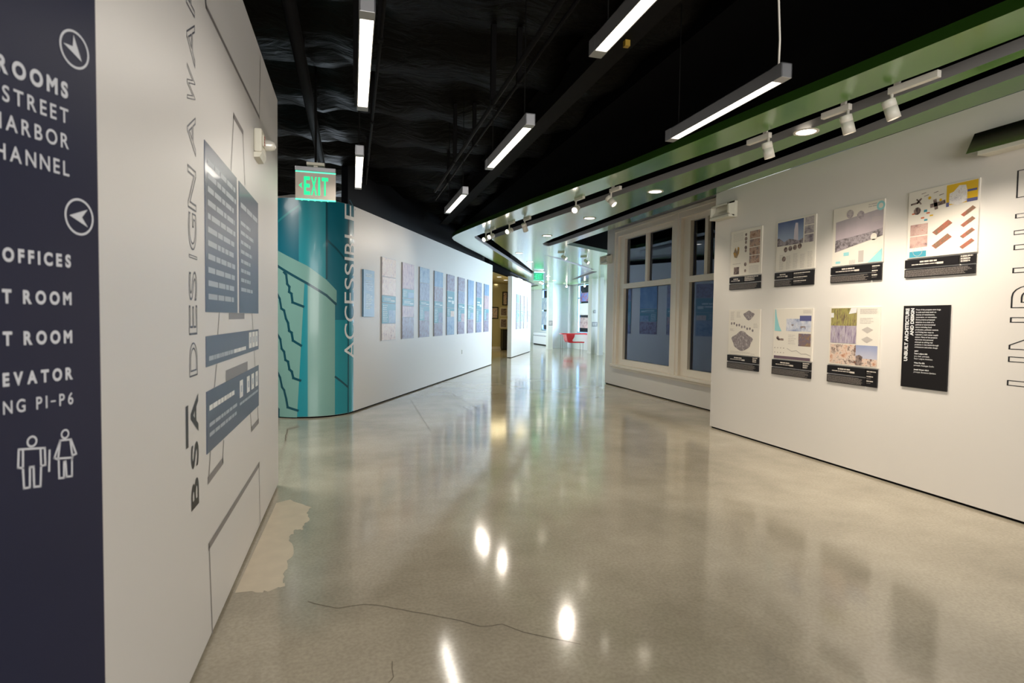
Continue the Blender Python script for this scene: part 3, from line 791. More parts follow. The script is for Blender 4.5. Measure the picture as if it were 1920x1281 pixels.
K_ink = pic('print ink drawing', [c(228, 221, 210), c(218, 210, 200), c(150, 140, 138), c(96, 88, 90), c(205, 196, 188)], 34, contrast=0.9)
K_inkd = pic('print dense ink', [c(222, 214, 206), c(170, 160, 158), c(120, 110, 112), c(200, 192, 186)], 34)
K_teal = mat('print teal', c(70, 150, 168), 0.4)
K_aqua = mat('print aqua', c(150, 206, 208), 0.4)
K_green = pic('print forest hall', [c(40, 46, 34), c(104, 100, 60), c(170, 160, 96), c(110, 90, 76), c(66, 60, 48)], 10, stretch=(5, 1, 0.8))
K_lav = pic('print lavender stems', [c(70, 64, 80), c(140, 124, 146), c(190, 180, 190), c(130, 120, 80)], 12, stretch=(6, 1, 0.6))
K_rust = pic('print rust plan', [c(130, 76, 50), c(200, 150, 120), c(226, 206, 190), c(96, 72, 66), c(176, 110, 70)], 16)
K_snow = pic('print snow field', [c(96, 108, 150), c(170, 178, 200), c(216, 216, 222), c(188, 184, 190)], 9)
K_hatch = mat('print pale grey text', c(188, 180, 172), 0.5)
K_plum = mat('print plum band', c(104, 84, 96), 0.5)
K_orange = mat('print orange', c(206, 110, 70), 0.4)
K_olive = pic('print olive sketch', [c(176, 166, 120), c(150, 120, 90), c(110, 100, 120), c(200, 190, 160)], 18)

def poster(yl, zb_, w, h, cap, label, parts, split=0.8, layout='a', seed=1, bottom=0.0):
    """white board above black caption plates; local x to the right, z up, origin at the lower left on the wall"""
    t = thing('poster', label, 'poster', (4.878, yl, zb_), -math.pi / 2, 'project posters on the right wall')
    b = MB(); b.box(0.012, w + 0.008, -0.014, 0, cap + 0.012, h); b.build('board', M_board, t, 0.0015)
    W_, H_ = w - 0.0, h - cap - 0.012; ox, oz = 0.012, cap + 0.012
    for nm, mt, fn in parts:
        q = MB(); fn(q, lambda fx: ox + fx * W_, lambda fz: oz + fz * H_)
        if nm == 'small_print': q.build(nm, mt, t, kind='stuff')
        else: q.build_pieces(nm, mt, t)
    g = 0.012
    def plate(nm, x0, x1, z0, z1, tl, tn, big):
        b = MB(); b.box(x0, x1, -0.016, 0, z0, z1); o = b.build(nm, M_capt, t, 0.001)
        q = MB(); big(q, x0, x1, z0, z1); q.build('print', [M_captprint, M_captdim], o, kind='stuff')
    def title(q, x0, x1, z0, z1):
        zc0 = (z0 + z1) / 2; ww = (x1 - x0)
        q.words(x0 + ww * 0.3, x0 + ww * 0.62, zc0 + 0.003, zc0 + 0.022, 1, -0.0172, 0, seed, 0.75, 0.0)
        q.words(x0 + ww * 0.14, x0 + ww * 0.7, zc0 - 0.018, zc0 - 0.003, 1, -0.0172, 0, seed + 1, 0.55, 0.2)
        q.rect(x0 + ww * 0.62, x0 + ww * 0.74, zc0 - 0.020, zc0 - 0.002, -0.0174, 0)
    def body(q, x0, x1, z0, z1):
        q.words(x0 + 0.01, x1 - 0.01, z0 + 0.006, z1 - 0.006, max(3, int((z1 - z0) / 0.011)), -0.0172, 1, seed + 2, 0.5, 0.15)
    def credit(q, x0, x1, z0, z1):
        hh = z1 - z0
        for k, fz in enumerate((0.86, 0.58, 0.32)):
            if hh < 0.06 and k == 2: break
            q.words(x0 + 0.008, x0 + (x1 - x0) * (0.92 if k == 0 else 0.7), z0 + hh * fz - 0.007, z0 + hh * fz + 0.006, 1, -0.0172, 0, seed + 5 + k, 0.8, 0.1)
            if hh > 0.06: q.words(x0 + 0.008, x0 + (x1 - x0) * 0.6, z0 + hh * (fz - 0.12) - 0.004, z0 + hh * (fz - 0.12) + 0.004, 1, -0.0172, 1, seed + 9 + k, 0.6, 0.3)
    xs = w * split
    if layout == 'a':      # title and credit above one long text strip
        plate('title_plate', 0, xs - g, cap * 0.46 + g, cap, 0, 0, title); plate('credit_plate', xs, w, cap * 0.46 + g, cap, 0, 0, credit); plate('text_plate', 0, w, 0, cap * 0.46, 0, 0, body)
    else:                  # tall credit plate at the right
        plate('title_plate', 0, xs - g, cap * 0.46 + g, cap, 0, 0, title); plate('text_plate', 0, xs - g, 0, cap * 0.46, 0, 0, body); plate('credit_plate', xs, w, 0, cap, 0, 0, credit)
    return t
Y1, Y2_, Y3 = -0.0152, -0.0160, -0.0168
def R(mb, X_, Z_, x0, x1, z0, z1, y=Y1, mi=0): mb.rect(X_(x0), X_(x1), Z_(z0), Z_(z1), y, mi)

YL = [6.585, 5.737, 4.907, 4.067]
ZU, ZD, HP, WP = 1.920, 0.880, 0.770, 0.600
# 1: narrow column of brown photographs
def p1a(q, X_, Z_):
    for k in range(4): R(q, X_, Z_, 0.62, 0.94, 0.245 + 0.175 * k, 0.245 + 0.175 * k + 0.16)
def p1b(q, X_, Z_):
    q.words(X_(0.08), X_(0.42), Z_(0.76), Z_(0.95), 7, Y1, 0, 21, 0.22, 0.05); q.words(X_(0.62), X_(0.94), Z_(0.03), Z_(0.2), 8, Y1, 0, 22, 0.3, 0.1)
def p1c(q, X_, Z_):
    for k, z in enumerate((0.88, 0.79, 0.71, 0.60, 0.53, 0.24, 0.10)): q.disc(X_(0.50), Z_(z), 0.020 + 0.006 * (k % 2), Y1, 0, 8)
    R(q, X_, Z_, 0.08, 0.35, 0.27, 0.275); R(q, X_, Z_, 0.12, 0.30, 0.04, 0.2)
def p1d(q, X_, Z_): q.poly([(X_(0.09 + a), Y1, Z_(0.52 + d)) for a, d in ((0.0, 0.0), (0.04, -0.1), (0.12, -0.12), (0.19, -0.02), (0.2, 0.1), (0.15, 0.13), (0.12, 0.02), (0.07, 0.12))])
poster(YL[0], ZU, WP, HP, 0.165, 'white poster with brown town photographs stacked at its edge, below the emergency light', [('picture', K_brown, p1a), ('small_print', K_hatch, p1b), ('symbol', K_dark, p1c), ('picture', pic('print gold arcs', [c(60, 56, 90), c(200, 150, 50), c(120, 110, 100), c(220, 200, 170)], 20), p1d)], 0.5, 'a', 31)
# 2: white tower on a blue sky
def p2a(q, X_, Z_): R(q, X_, Z_, 0.03, 0.70, 0.50, 0.97)
def p2b(q, X_, Z_): q.poly([(X_(a), Y2_, Z_(d)) for a, d in ((0.46, 0.53), (0.47, 0.78), (0.50, 0.91), (0.56, 0.90), (0.57, 0.76), (0.58, 0.53))])
def p2c(q, X_, Z_): q.poly([(X_(a), Y3, Z_(d)) for a, d in ((0.03, 0.50), (0.70, 0.50), (0.70, 0.60), (0.60, 0.56), (0.44, 0.60), (0.34, 0.62), (0.22, 0.57), (0.08, 0.66), (0.03, 0.66))])
def p2d(q, X_, Z_):
    for k in range(3): R(q, X_, Z_, 0.73, 0.95, 0.50 + 0.165 * k, 0.645 + 0.165 * k)
def p2e(q, X_, Z_):
    for x, z in ((0.26, 0.42), (0.38, 0.43), (0.50, 0.44), (0.62, 0.45), (0.22, 0.24)): q.disc(X_(x), Z_(z), 0.030, Y1, 0, 18)
def p2f(q, X_, Z_):
    for k in range(5): q.words(X_(0.10 + 0.18 * k), X_(0.22 + 0.18 * k), Z_(0.03), Z_(0.33 - 0.03 * (k % 2)), 12, Y1, 0, 40 + k, 0.3, 0.2)
poster(YL[1], ZU, WP, HP, 0.165, 'poster with a pale tower against a blue sky and a tall black credit plate', [('picture', K_sky, p2a), ('picture', K_tower, p2b), ('picture', K_rock, p2c), ('picture', K_grey, p2d), ('symbol', K_dark, p2e), ('small_print', K_hatch, p2f)], 0.5, 'b', 51)
# 3: misty waterfront
def p3a(q, X_, Z_): q.poly([(X_(a), Y1, Z_(d)) for a, d in ((0.06, 0.30), (0.98, 0.42), (0.98, 0.86), (0.06, 0.76))])
def p3b(q, X_, Z_): q.poly([(X_(a), Y2_, Z_(d)) for a, d in ((0.06, 0.24), (0.5, 0.33), (0.98, 0.42), (0.98, 0.54), (0.7, 0.50), (0.4, 0.47), (0.2, 0.46), (0.06, 0.44))])
def p3c(q, X_, Z_):
    for x, z, r in ((0.35, 0.86, 0.042), (0.56, 0.81, 0.042)): q.disc(X_(x), Z_(z), r, Y3, 0, 22)
def p3d(q, X_, Z_):
    q.ring(X_(0.93), Z_(0.90), 0.045, 0.020, Y2_, 0, 24); q.poly([(X_(a), Y2_, Z_(d)) for a, d in ((0.72, 0.01), (0.98, 0.01), (0.98, 0.22))]); R(q, X_, Z_, 0.08, 0.18, 0.04, 0.08); R(q, X_, Z_, 0.24, 0.35, 0.16, 0.22)
def p3e(q, X_, Z_):
    q.disc(X_(0.80), Z_(0.26), 0.075, Y3, 0, 24); q.disc(X_(0.82), Z_(0.42), 0.035, Y3, 0, 20)
def p3f(q, X_, Z_):
    R(q, X_, Z_, 0.54, 0.64, 0.03, 0.22); q.words(X_(0.36), X_(0.49), Z_(0.01), Z_(0.08), 4, Y1, 0, 61, 0.5, 0.1); q.words(X_(0.70), X_(0.88), Z_(0.90), Z_(0.97), 2, Y1, 0, 62, 0.4, 0.1); q.words(X_(0.78), X_(0.96), Z_(0.66), Z_(0.74), 4, Y2_, 0, 63, 0.3, 0.1)
poster(YL[2], ZU, WP, HP, 0.160, 'poster of a misty waterfront with an aqua ring in its corner', [('picture', K_mist, p3a), ('picture', K_rock, p3b), ('picture', K_grey, p3c), ('symbol', K_aqua, p3d), ('picture', K_board2 if False else M_board, p3e), ('small_print', K_hatch, p3f)], 0.82, 'b', 71)
# 4: yellow picture, brick terraces
def p4a(q, X_, Z_): R(q, X_, Z_, 0.56, 0.975, 0.70, 0.985)
def p4b(q, X_, Z_): q.poly([(X_(a), Y2_, Z_(d)) for a, d in ((0.60, 0.72), (0.72, 0.685), (0.84, 0.72), (0.84, 0.86), (0.82, 0.94), (0.73, 0.95), (0.66, 0.88), (0.60, 0.86))])
def p4c(q, X_, Z_): R(q, X_, Z_, 0.84, 0.975, 0.70, 0.745, Y2_); R(q, X_, Z_, 0.56, 0.60, 0.68, 0.74, Y2_); R(q, X_, Z_, 0.84, 0.965, 0.84, 0.87, Y2_)
def par(q, X_, Z_, x, z, sx, sz_): q.poly([(X_(x + a * sx), Y1, Z_(z + d * sz_)) for a, d in ((0, 0.25), (0.78, 1.0), (1.0, 0.72), (0.22, 0.0))])
def p4d(q, X_, Z_):
    par(q, X_, Z_, 0.375, 0.30, 0.285, 0.20); par(q, X_, Z_, 0.375, 0.105, 0.285, 0.20)
    for z in (0.505, 0.36, 0.205, 0.06): par(q, X_, Z_, 0.765, z, 0.195, 0.135)
def p4e(q, X_, Z_): R(q, X_, Z_, 0.045, 0.31, 0.335, 0.50); R(q, X_, Z_, 0.045, 0.31, 0.155, 0.32)
def p4f(q, X_, Z_): R(q, X_, Z_, 0.045, 0.30, 0.012, 0.10); R(q, X_, Z_, 0.24, 0.29, 0.665, 0.70); R(q, X_, Z_, 0.25, 0.30, 0.535, 0.56)
def p4g(q, X_, Z_):
    q.line([(X_(0.05), Z_(0.81)), (X_(0.14), Z_(0.82)), (X_(0.19), Z_(0.87))], 0.016, Y1); q.line([(X_(0.13), Z_(0.87)), (X_(0.19), Z_(0.80))], 0.012, Y1)
    q.line([(X_(0.36), Z_(0.74)), (X_(0.52), Z_(0.76))], 0.034, Y1); q.line([(X_(0.40), Z_(0.80)), (X_(0.42), Z_(0.70))], 0.03, Y1); q.disc(X_(0.14), Z_(0.70), 0.034, Y1, 0, 9)
    for x, z in ((0.24, 0.9), (0.38, 0.92), (0.46, 0.87), (0.2, 0.94)): q.line([(X_(x), Z_(z)), (X_(x + 0.06), Z_(z + 0.01))], 0.005, Y1)
def p4h(q, X_, Z_):
    for x, z in ((0.28, 0.635), (0.20, 0.575), (0.06, 0.655)): R(q, X_, Z_, x, x + 0.05, z, z + 0.02)
def p4i(q, X_, Z_): q.disc(X_(0.32), Z_(0.86), 0.014, Y1, 0, 8); q.disc(X_(0.48), Z_(0.80), 0.012, Y1, 0, 8); R(q, X_, Z_, 0.33, 0.38, 0.59, 0.61)
def p4j(q, X_, Z_): q.ring(X_(0.17), Z_(0.10), 0.045, 0.004, Y2_, 0, 28)
poster(YL[3], ZU, 0.612, HP, 0.160, 'poster with a yellow picture and brick terrace drawings, nearest the outlined lettering', [('picture', K_yel, p4a), ('picture', K_yelpic, p4b), ('picture', K_indigo, p4c), ('picture', K_terr, p4d), ('picture', K_pink, p4e), ('picture', K_teal, p4f), ('picture', K_dark, p4g), ('picture', K_orange, p4h), ('picture', K_yel, p4i), ('picture', K_hatch, p4j)], 0.80, 'a', 81)
# 5: ink drawings
def p5a(q, X_, Z_):
    q.poly([(X_(0.45 + 0.32 * math.cos(a) * (1 + 0.12 * math.sin(5 * a))), Y1, Z_(0.31 + 0.20 * math.sin(a) * (1 + 0.12 * math.cos(4 * a)))) for a in [k * 2 * math.pi / 26 for k in range(26)]])
def p5b(q, X_, Z_):
    q.poly([(X_(0.65 + 0.16 * math.cos(a) * (1 + 0.2 * math.sin(3 * a))), Y1, Z_(0.87 + 0.09 * math.sin(a) * (1 + 0.2 * math.cos(4 * a)))) for a in [k * 2 * math.pi / 20 for k in range(20)]])
    for k in range(9): q.disc(X_(0.10 + 0.085 * k), Z_(0.69 - 0.018 * k + 0.02 * (k % 2)), 0.018, Y1, 0, 7)
def p5c(q, X_, Z_):
    q.words(X_(0.06), X_(0.2), Z_(0.76), Z_(0.96), 9, Y1, 0, 91, 0.3, 0.3); q.words(X_(0.26), X_(0.4), Z_(0.82), Z_(0.96), 6, Y1, 0, 92, 0.3, 0.3); q.words(X_(0.8), X_(0.94), Z_(0.6), Z_(0.7), 4, Y1, 0, 93, 0.3, 0.3); q.words(X_(0.05), X_(0.2), Z_(0.52), Z_(0.58), 3, Y1, 0, 94, 0.3, 0.3); q.words(X_(0.08), X_(0.9), Z_(0.03), Z_(0.08), 2, Y1, 0, 95, 0.3, 0.3)
poster(YL[0], ZD, 0.612, 0.778, 0.175, 'poster of grey ink drawings with a large scribbled plan, lower row by the window', [('picture', K_inkd, p5a), ('picture', K_inkd, p5b), ('small_print', K_hatch, p5c)], 0.81, 'a', 101)
# 6: aqua wedge and snow field
def p6a(q, X_, Z_): q.poly([(X_(a), Y1, Z_(d)) for a, d in ((0.03, 0.56), (0.22, 0.55), (0.15, 0.66), (0.08, 0.85), (0.05, 0.99), (0.03, 0.99))])
def p6b(q, X_, Z_): R(q, X_, Z_, 0.34, 0.96, 0.56, 0.80)
def p6c(q, X_, Z_): R(q, X_, Z_, 0.68, 0.96, 0.76, 0.86, Y2_)
def p6d(q, X_, Z_):
    q.poly([(X_(a), Y2_, Z_(d)) for a, d in ((0.46, 0.68), (0.53, 0.70), (0.52, 0.66))]); q.poly([(X_(a), Y2_, Z_(d)) for a, d in ((0.70, 0.66), (0.82, 0.66), (0.83, 0.60), (0.80, 0.64), (0.73, 0.63), (0.71, 0.60))])
    q.disc(X_(0.12), Z_(0.42), 0.022, Y1, 0, 8); R(q, X_, Z_, 0.12, 0.28, 0.37, 0.41)
    for k in range(4):
        for z in (0.22, 0.13): q.disc(X_(0.05 + 0.08 * k), Z_(z), 0.006, Y1, 0, 6)
def p6e(q, X_, Z_): R(q, X_, Z_, 0.66, 0.96, 0.28, 0.52)
def p6f(q, X_, Z_): R(q, X_, Z_, 0.03, 0.96, 0.01, 0.065)
def p6g(q, X_, Z_):
    q.words(X_(0.76), X_(0.96), Z_(0.90), Z_(0.97), 4, Y1, 0, 111, 0.4, 0.1); q.words(X_(0.40), X_(0.62), Z_(0.30), Z_(0.5), 6, Y1, 0, 112, 0.25, 0.4)
    q.line([(X_(0.38), Z_(0.22)), (X_(0.5), Z_(0.17)), (X_(0.62), Z_(0.19)), (X_(0.74), Z_(0.13)), (X_(0.86), Z_(0.14)), (X_(0.96), Z_(0.11))], 0.007, Y1)
poster(YL[1], ZD, 0.604, 0.780, 0.175, 'poster with an aqua wedge, a snowy picture and a plum band along its foot', [('picture', K_aqua, p6a), ('picture', K_snow, p6b), ('picture', K_indigo, p6c), ('picture', K_dark, p6d), ('picture', K_olive, p6e), ('picture', K_plum, p6f), ('small_print', K_hatch, p6g)], 0.80, 'a', 121)
# 7: green hall, rust plan
def p7a(q, X_, Z_): R(q, X_, Z_, 0.03, 0.56, 0.66, 0.98)
def p7b(q, X_, Z_): R(q, X_, Z_, 0.03, 0.56, 0.38, 0.68, Y2_)
def p7c(q, X_, Z_): R(q, X_, Z_, 0.03, 0.56, 0.02, 0.36); R(q, X_, Z_, 0.56, 0.97, 0.02, 0.14, Y2_)
def p7d(q, X_, Z_): R(q, X_, Z_, 0.56, 0.97, 0.02, 0.36)
def p7e(q, X_, Z_): q.poly([(X_(a), Y3, Z_(d)) for a, d in ((0.40, 0.88), (0.55, 0.90), (0.56, 0.98), (0.44, 0.98))]); R(q, X_, Z_, 0.03, 0.09, 0.82, 0.90, Y3)
def p7f(q, X_, Z_):
    q.words(X_(0.62), X_(0.95), Z_(0.88), Z_(0.97), 5, Y1, 0, 131, 0.5, 0.05); q.words(X_(0.62), X_(0.9), Z_(0.72), Z_(0.82), 4, Y1, 0, 132, 0.3, 0.3)
    for z in (0.62, 0.46): q.poly([(X_(a), Y1, Z_(z + d)) for a, d in ((0.66, 0), (0.77, -0.06), (0.88, 0.0), (0.77, 0.05))])
def p7g(q, X_, Z_): q.poly([(X_(a), Y3, Z_(d)) for a, d in ((0.57, 0.03), (0.68, 0.03), (0.70, 0.17), (0.64, 0.20), (0.57, 0.18))])
poster(YL[2], ZD, 0.598, 0.785, 0.175, 'poster with a green hall picture above an orange brown plan', [('picture', K_green, p7a), ('picture', K_lav, p7b), ('picture', K_rust, p7c), ('picture', grad('print winter view', c(206, 204, 212), c(150, 158, 190), 2, noise=0.6), p7d), ('picture', mat('print white light', c(226, 224, 222), 0.4), p7e), ('small_print', K_hatch, p7f), ('picture', K_dark, p7g)], 0.80, 'b', 141)
# 8: black introductory board
t8 = thing('text_board', 'tall black board titled UNBUILT ARCHITECTURE AND DESIGN on the white wall', 'sign', (4.878, 4.062, 0.928), -math.pi / 2)
b = MB(); b.box(0, 0.421, -0.014, 0, 0, 0.738); b.build('board', M_capt, t8, 0.0015)
b = MB()
text(b, 'UNBUILT ARCHITECTURE', 0.022, 0.058, 0.235, 0.715, -0.0148, bold=0.04, rot=True)
text(b, 'AND DESIGN', 0.072, 0.106, 0.468, 0.715, -0.0148, bold=0.04, rot=True)
b.build('title_print', M_printw, t8, kind='stuff')
b = MB()
lines = ['Most of the projects were large', 'in scale and many took on', 'themes of rehabilitation,', 'restoration, or reinvention.', 'Some projects proposed', 'solutions to a crisis of a', 'political or environmental', 'nature including food', 'production, pollution control,', 'and finding new ways to', "replenish a city's water supply", 'system. Many of the projects', 'represent very personal', 'attempts at solving real', 'problems in the world through', 'architecture and urban design.']
for i, s_ in enumerate(lines): text_h(b, s_, 0.122, 0.695 - 0.0222 * i, 0.0125, -0.0148, bold=0.012, wscale=0.98)
z = 0.695 - 0.0222 * 16 - 0.014
for s_, bo in (('JURY', 1), ('Peter Lofgren AIA', 1), ('jury chair, principal,', 0), ('Peter Lofgren Architect', 0), ('', 0), ('Vivian Pan AIA', 1), ('principal, Analogue Studio', 0), ('', 0), ('Joseph Strayer ASLA', 1), ('principal, Stoveacre Gardens', 0)):
    if s_: text_h(b, s_, 0.122, z, 0.0125, -0.0148, bold=0.035 if bo else 0.008, wscale=0.98)
    z -= 0.0228 if s_ else 0.014
b.build('body_print', M_printw, t8, kind='stuff')

# outlined UNBUILT lettering
b = MB()
xr0, xr1 = -3.19, -2.66
z_seq = (('U', 1.045, 1.235), ('N', 1.30, 1.52), ('B', 1.60, 1.79), ('U', 1.88, 2.10), ('I', 2.17, 2.21), ('L', 2.28, 2.43), ('T', 2.46, 2.67))
z_seq = (('U', RW.at(1880, 722)[1], RW.at(1884, 668)[1]), ('N', RW.at(1886, 655)[1], RW.at(1890, 595)[1]), ('B', RW.at(1890, 578)[1], RW.at(1893, 530)[1]), ('U', RW.at(1893, 513)[1], RW.at(1897, 460)[1]), ('I', RW.at(1897, 441)[1], RW.at(1897, 434)[1]), ('L', RW.at(1898, 411)[1], RW.at(1900, 372)[1] - 0.03), ('T', RW.at(1905, 372)[1], RW.at(1908, 320)[1]))
for ch, z0, z1 in z_seq:
    if ch == 'I': b.line([(xr0, z0), (xr1, z0), (xr1, z1), (xr0, z1)], 0.006, -0.0012, 0, True)
    else: text(b, ch, xr0, xr1, z0, z1, -0.0012, bold=-0.014, outline=0.008, rot=True)
b.build_pieces('letter', M_printblack, wall_right)

# ---------------------------------------------------------------- exhibit columns on the long white wall
def cmat(nm, cols, sc, st=(1, 1, 1), seed=0): return pic(nm, cols, sc, st, rough=0.36, spec=0.55, seed=seed)
blues = [rgb(54, 84, 130), rgb(96, 136, 178), rgb(150, 176, 200), rgb(70, 104, 150)]
CP = [cmat('column cream plan', [c(110, 84, 104), c(214, 190, 180), c(232, 216, 200), c(170, 150, 176)], 13),
      cmat('column brick view', [c(70, 56, 90), c(160, 130, 150), c(200, 176, 176), c(110, 110, 160)], 9, (3, 1, 1)),
      cmat('column blue view', blues, 7), cmat('column sky', [rgb(70, 118, 170), rgb(100, 146, 190), rgb(150, 182, 206)], 3),
      cmat('column rust view', [c(90, 66, 84), c(120, 104, 130), c(150, 150, 176), c(84, 104, 150)], 11, seed=3),
      cmat('column grey town', [c(60, 78, 120), c(96, 112, 150), c(140, 152, 184), c(92, 90, 120)], 10, seed=5)]
M_ctq = mat('column teal caption', c(62, 140, 160), 0.36, 0.55)
M_ctx = mat('column caption print', c(214, 226, 228), 0.4)
def column(w, x, z0, width, h, label, grp, fr, seed, base=None, t_=0.018):
    t = thing('exhibit_panel', label, 'exhibit panel', w.pt(x, z0), w.rz, grp)
    b = MB(); b.box(0, width, -t_, 0, 0, h); b.build('backing_board', mat('board edge', c(120, 112, 110), 0.5) if base is None else base, t)
    for k, (f0, f1, mt, cap_) in enumerate(fr):
        b = MB(); b.box(0.004, width - 0.004, -t_ - 0.005, -t_ + 0.001, f0 * h + 0.006, f1 * h - 0.006)
        o = b.build('picture_panel' if not cap_ else 'caption_panel', mt, t)
        if cap_ == 1:
            q = MB(); q.words(width * 0.15, width * 0.7, f0 * h + (f1 - f0) * h * 0.3, f0 * h + (f1 - f0) * h * 0.7, 2, -t_ - 0.006, 0, seed + k, 0.5, 0.2); q.rect(width * 0.62, width * 0.92, f0 * h + (f1 - f0) * h * 0.25, f0 * h + (f1 - f0) * h * 0.45, -t_ - 0.0065, 0); q.build('print', M_ctx, o, kind='stuff')
        if cap_ == 2:
            q = MB(); q.words(width * 0.06, width * 0.4, f0 * h + 0.03, f1 * h - 0.03, 9, -t_ - 0.006, 0, seed + k, 0.35, 0.25); q.build('print', M_ctx, o, kind='stuff')
            q = MB(); q.rect(width * 0.47, width * 0.97, f0 * h + 0.01, f0 * h + (f1 - f0) * h * 0.66, -t_ - 0.0065, 0); q.build('inset_picture', CP[(seed) % 6], o)
    return t
b0 = M_white
lay = [
 [(0, .205, CP[0], 0), (.205, .455, M_ctq, 2), (.455, .545, M_ctq, 1), (.545, .77, CP[0], 0), (.77, 1, CP[0], 0)],
 [(0, .285, CP[4], 0), (.285, .435, CP[1], 0), (.435, .535, M_ctq, 1), (.535, .66, M_ctq, 2), (.66, 1, CP[1], 0)],
 [(0, .24, CP[4], 0), (.24, .45, M_ctq, 2), (.45, .53, M_ctq, 1), (.53, .78, CP[5], 0), (.78, 1, CP[2], 0)],
 [(0, .2, CP[4], 0), (.2, .45, M_ctq, 2), (.45, .54, M_ctq, 1), (.54, .76, CP[4], 0), (.76, 1, CP[3], 0)],
 [(0, .3, CP[2], 0), (.3, .45, M_ctq, 2), (.45, .73, M_ctq, 1), (.73, 1, CP[4], 0)],
 [(0, .22, CP[4], 0), (.22, .44, M_ctq, 2), (.44, .54, M_ctq, 1), (.54, .76, CP[5], 0), (.76, 1, CP[4], 0)],
 [(0, .26, CP[4], 0), (.26, .45, M_ctq, 2), (.45, .53, M_ctq, 1), (.53, 1, CP[3], 0)],
 [(0, .2, CP[5], 0), (.2, .45, M_ctq, 2), (.45, .7, M_ctq, 1), (.7, 1, CP[5], 0)],
 [(0, .24, CP[4], 0), (.24, .48, M_ctq, 2), (.48, .76, CP[1], 0), (.76, 1, CP[3], 0)]]
labs = ['cream exhibit column with ceiling pictures, first after the blue text panel', 'second exhibit column, tall purple street picture above teal captions', 'third exhibit column from the mural, blue views above a teal caption', 'fourth exhibit column from the mural, plain blue sky at its top', 'fifth exhibit column from the mural, rust picture at its top',
        'sixth exhibit column from the mural, fourth from the far end', 'seventh exhibit column from the mural, tall blue sky picture', 'eighth exhibit column from the mural, next to last on the long wall', 'last exhibit column beside the doorway end of the long wall']
GE = 'exhibit columns on the long white wall'
M_bedge = mat('pale board edge', c(176, 178, 184), 0.5)
for i in range(9):
    x = 1.02 + 0.934 * i
    column(EW, x, 1.082, 0.61, 1.448, labs[i], GE, lay[i], 200 + i, M_bedge)
ip = thing('intro_panel', 'small blue grey text panel beside the teal mural', 'sign', EW.pt(0.29, 1.495), EW.rz)
b = MB(); b.box(0, 0.405, -0.03, 0, 0, 0.757); b.build('board', mat('blue grey intro board', c(96, 132, 160), 0.3, 0.5), ip, 0.002)
b = MB(); b.words(0.09, 0.33, 0.64, 0.70, 2, -0.0308, 0, 300, 0.5, 0.2); b.words(0.09, 0.36, 0.42, 0.60, 6, -0.0308, 0, 301, 0.3, 0.3); b.words(0.09, 0.33, 0.12, 0.38, 9, -0.0308, 0, 302, 0.45, 0.4); b.build('print', M_ctx, ip, kind='stuff')
for i, x in enumerate((0.86, 1.72, 2.56, 3.42)):
    column(P2, x, 1.075, 0.62, 1.39, ['first', 'second', 'third', 'last'][i] + ' narrow exhibit column on the freestanding panel past the doorway', 'exhibit columns on the freestanding panel', lay[(i * 2 + 3) % 9], 320 + i, M_bedge)
# wall outlet
ot = thing('wall_outlet', 'small white outlet plate low on the long exhibit wall', 'outlet', EW.pt(6.145, 0.55), EW.rz)
b = MB(); b.box(-0.035, 0.035, -0.006, 0, 0, 0.115); b.build('plate', M_plastic, ot, 0.002)
b = MB(); b.box(-0.017, 0.017, -0.009, -0.006, 0.015, 0.05); b.box(-0.017, 0.017, -0.009, -0.006, 0.065, 0.1); b.build('socket', M_spotband, ot)

# ---------------------------------------------------------------- linear pendants
def pendant(x, y0, y1, z, label, cables, blue=False):
    L_ = y1 - y0
    t = thing('linear_pendant', label, 'ceiling light', (x, (y0 + y1) / 2, z), 0, 'linear pendants under the black ceiling')
    hw, hh = 0.034, 0.078; e = 0.075; h = L_ / 2
    b = MB(); b.box(-hw, -hw + 0.004, -h, h, 0, hh); b.box(hw - 0.004, hw, -h, h, 0, hh); b.box(-hw, hw, -h, h, hh - 0.004, hh); b.build('housing', M_alu, t)
    for sgn in (-1, 1):
        q = MB(); q.box(-hw - 0.001, hw + 0.001, sgn * h, sgn * (h - e), -0.001, hh + 0.001); q.build('end_cap', M_alu, t, 0.002)
    q = MB(); q.box(-hw + 0.004, hw - 0.004, -h + e, h - e, 0.006, 0.016); q.build('diffuser', M_diff, t)
    for pts in cables:
        q = MB(); q.tube(pts, 0.004 if len(pts) < 3 else 0.0055, 6); q.build('cable', M_spot if len(pts) > 2 else M_blackrod, t)
    l = area('pendant_light', (x, (y0 + y1) / 2, z - 0.004), (0, 0, 0), 0.05, L_ - 0.16, 4, (1.0, 0.93, 0.84)); 
    return t
def susp(y0, y1, z): 
    h = (y1 - y0) / 2 - 0.15
    return [[(0, -h, 0.078), (0, -h, 4.1 - z)], [(0, h, 0.078), (0, h, 4.1 - z)]]
ZP = 2.85
PEN = [(0.06, 2.66, 3.93, 'nearest linear pendant of the row beside the white graphic wall'), (0.055, 4.98, 6.33, 'linear pendant above the exit sign end, second of its row'),
       (1.20, 1.50, 2.77, 'linear pendant cut off by the top edge in the middle row'), (1.19, 3.84, 5.11, 'middle linear pendant of the central row over the hall'), (1.18, 6.16, 7.42, 'farthest small linear pendant of the central row')]
for x, a, d, lb in PEN: pendant(x, a, d, ZP, lb, susp(a, d, ZP))
pendant(2.30, 2.67, 3.88, ZP, 'linear pendant on a wavy white cable in front of the green soffit', [[(0.0, -0.54, 0.074), (-0.015, -0.56, 0.22), (-0.045, -0.575, 0.45), (-0.05, -0.57, 0.6), (-0.03, -0.55, 0.76), (-0.03, -0.55, 0.96)], [(0, 0.48, 0.074), (0, 0.48, 0.95)]])
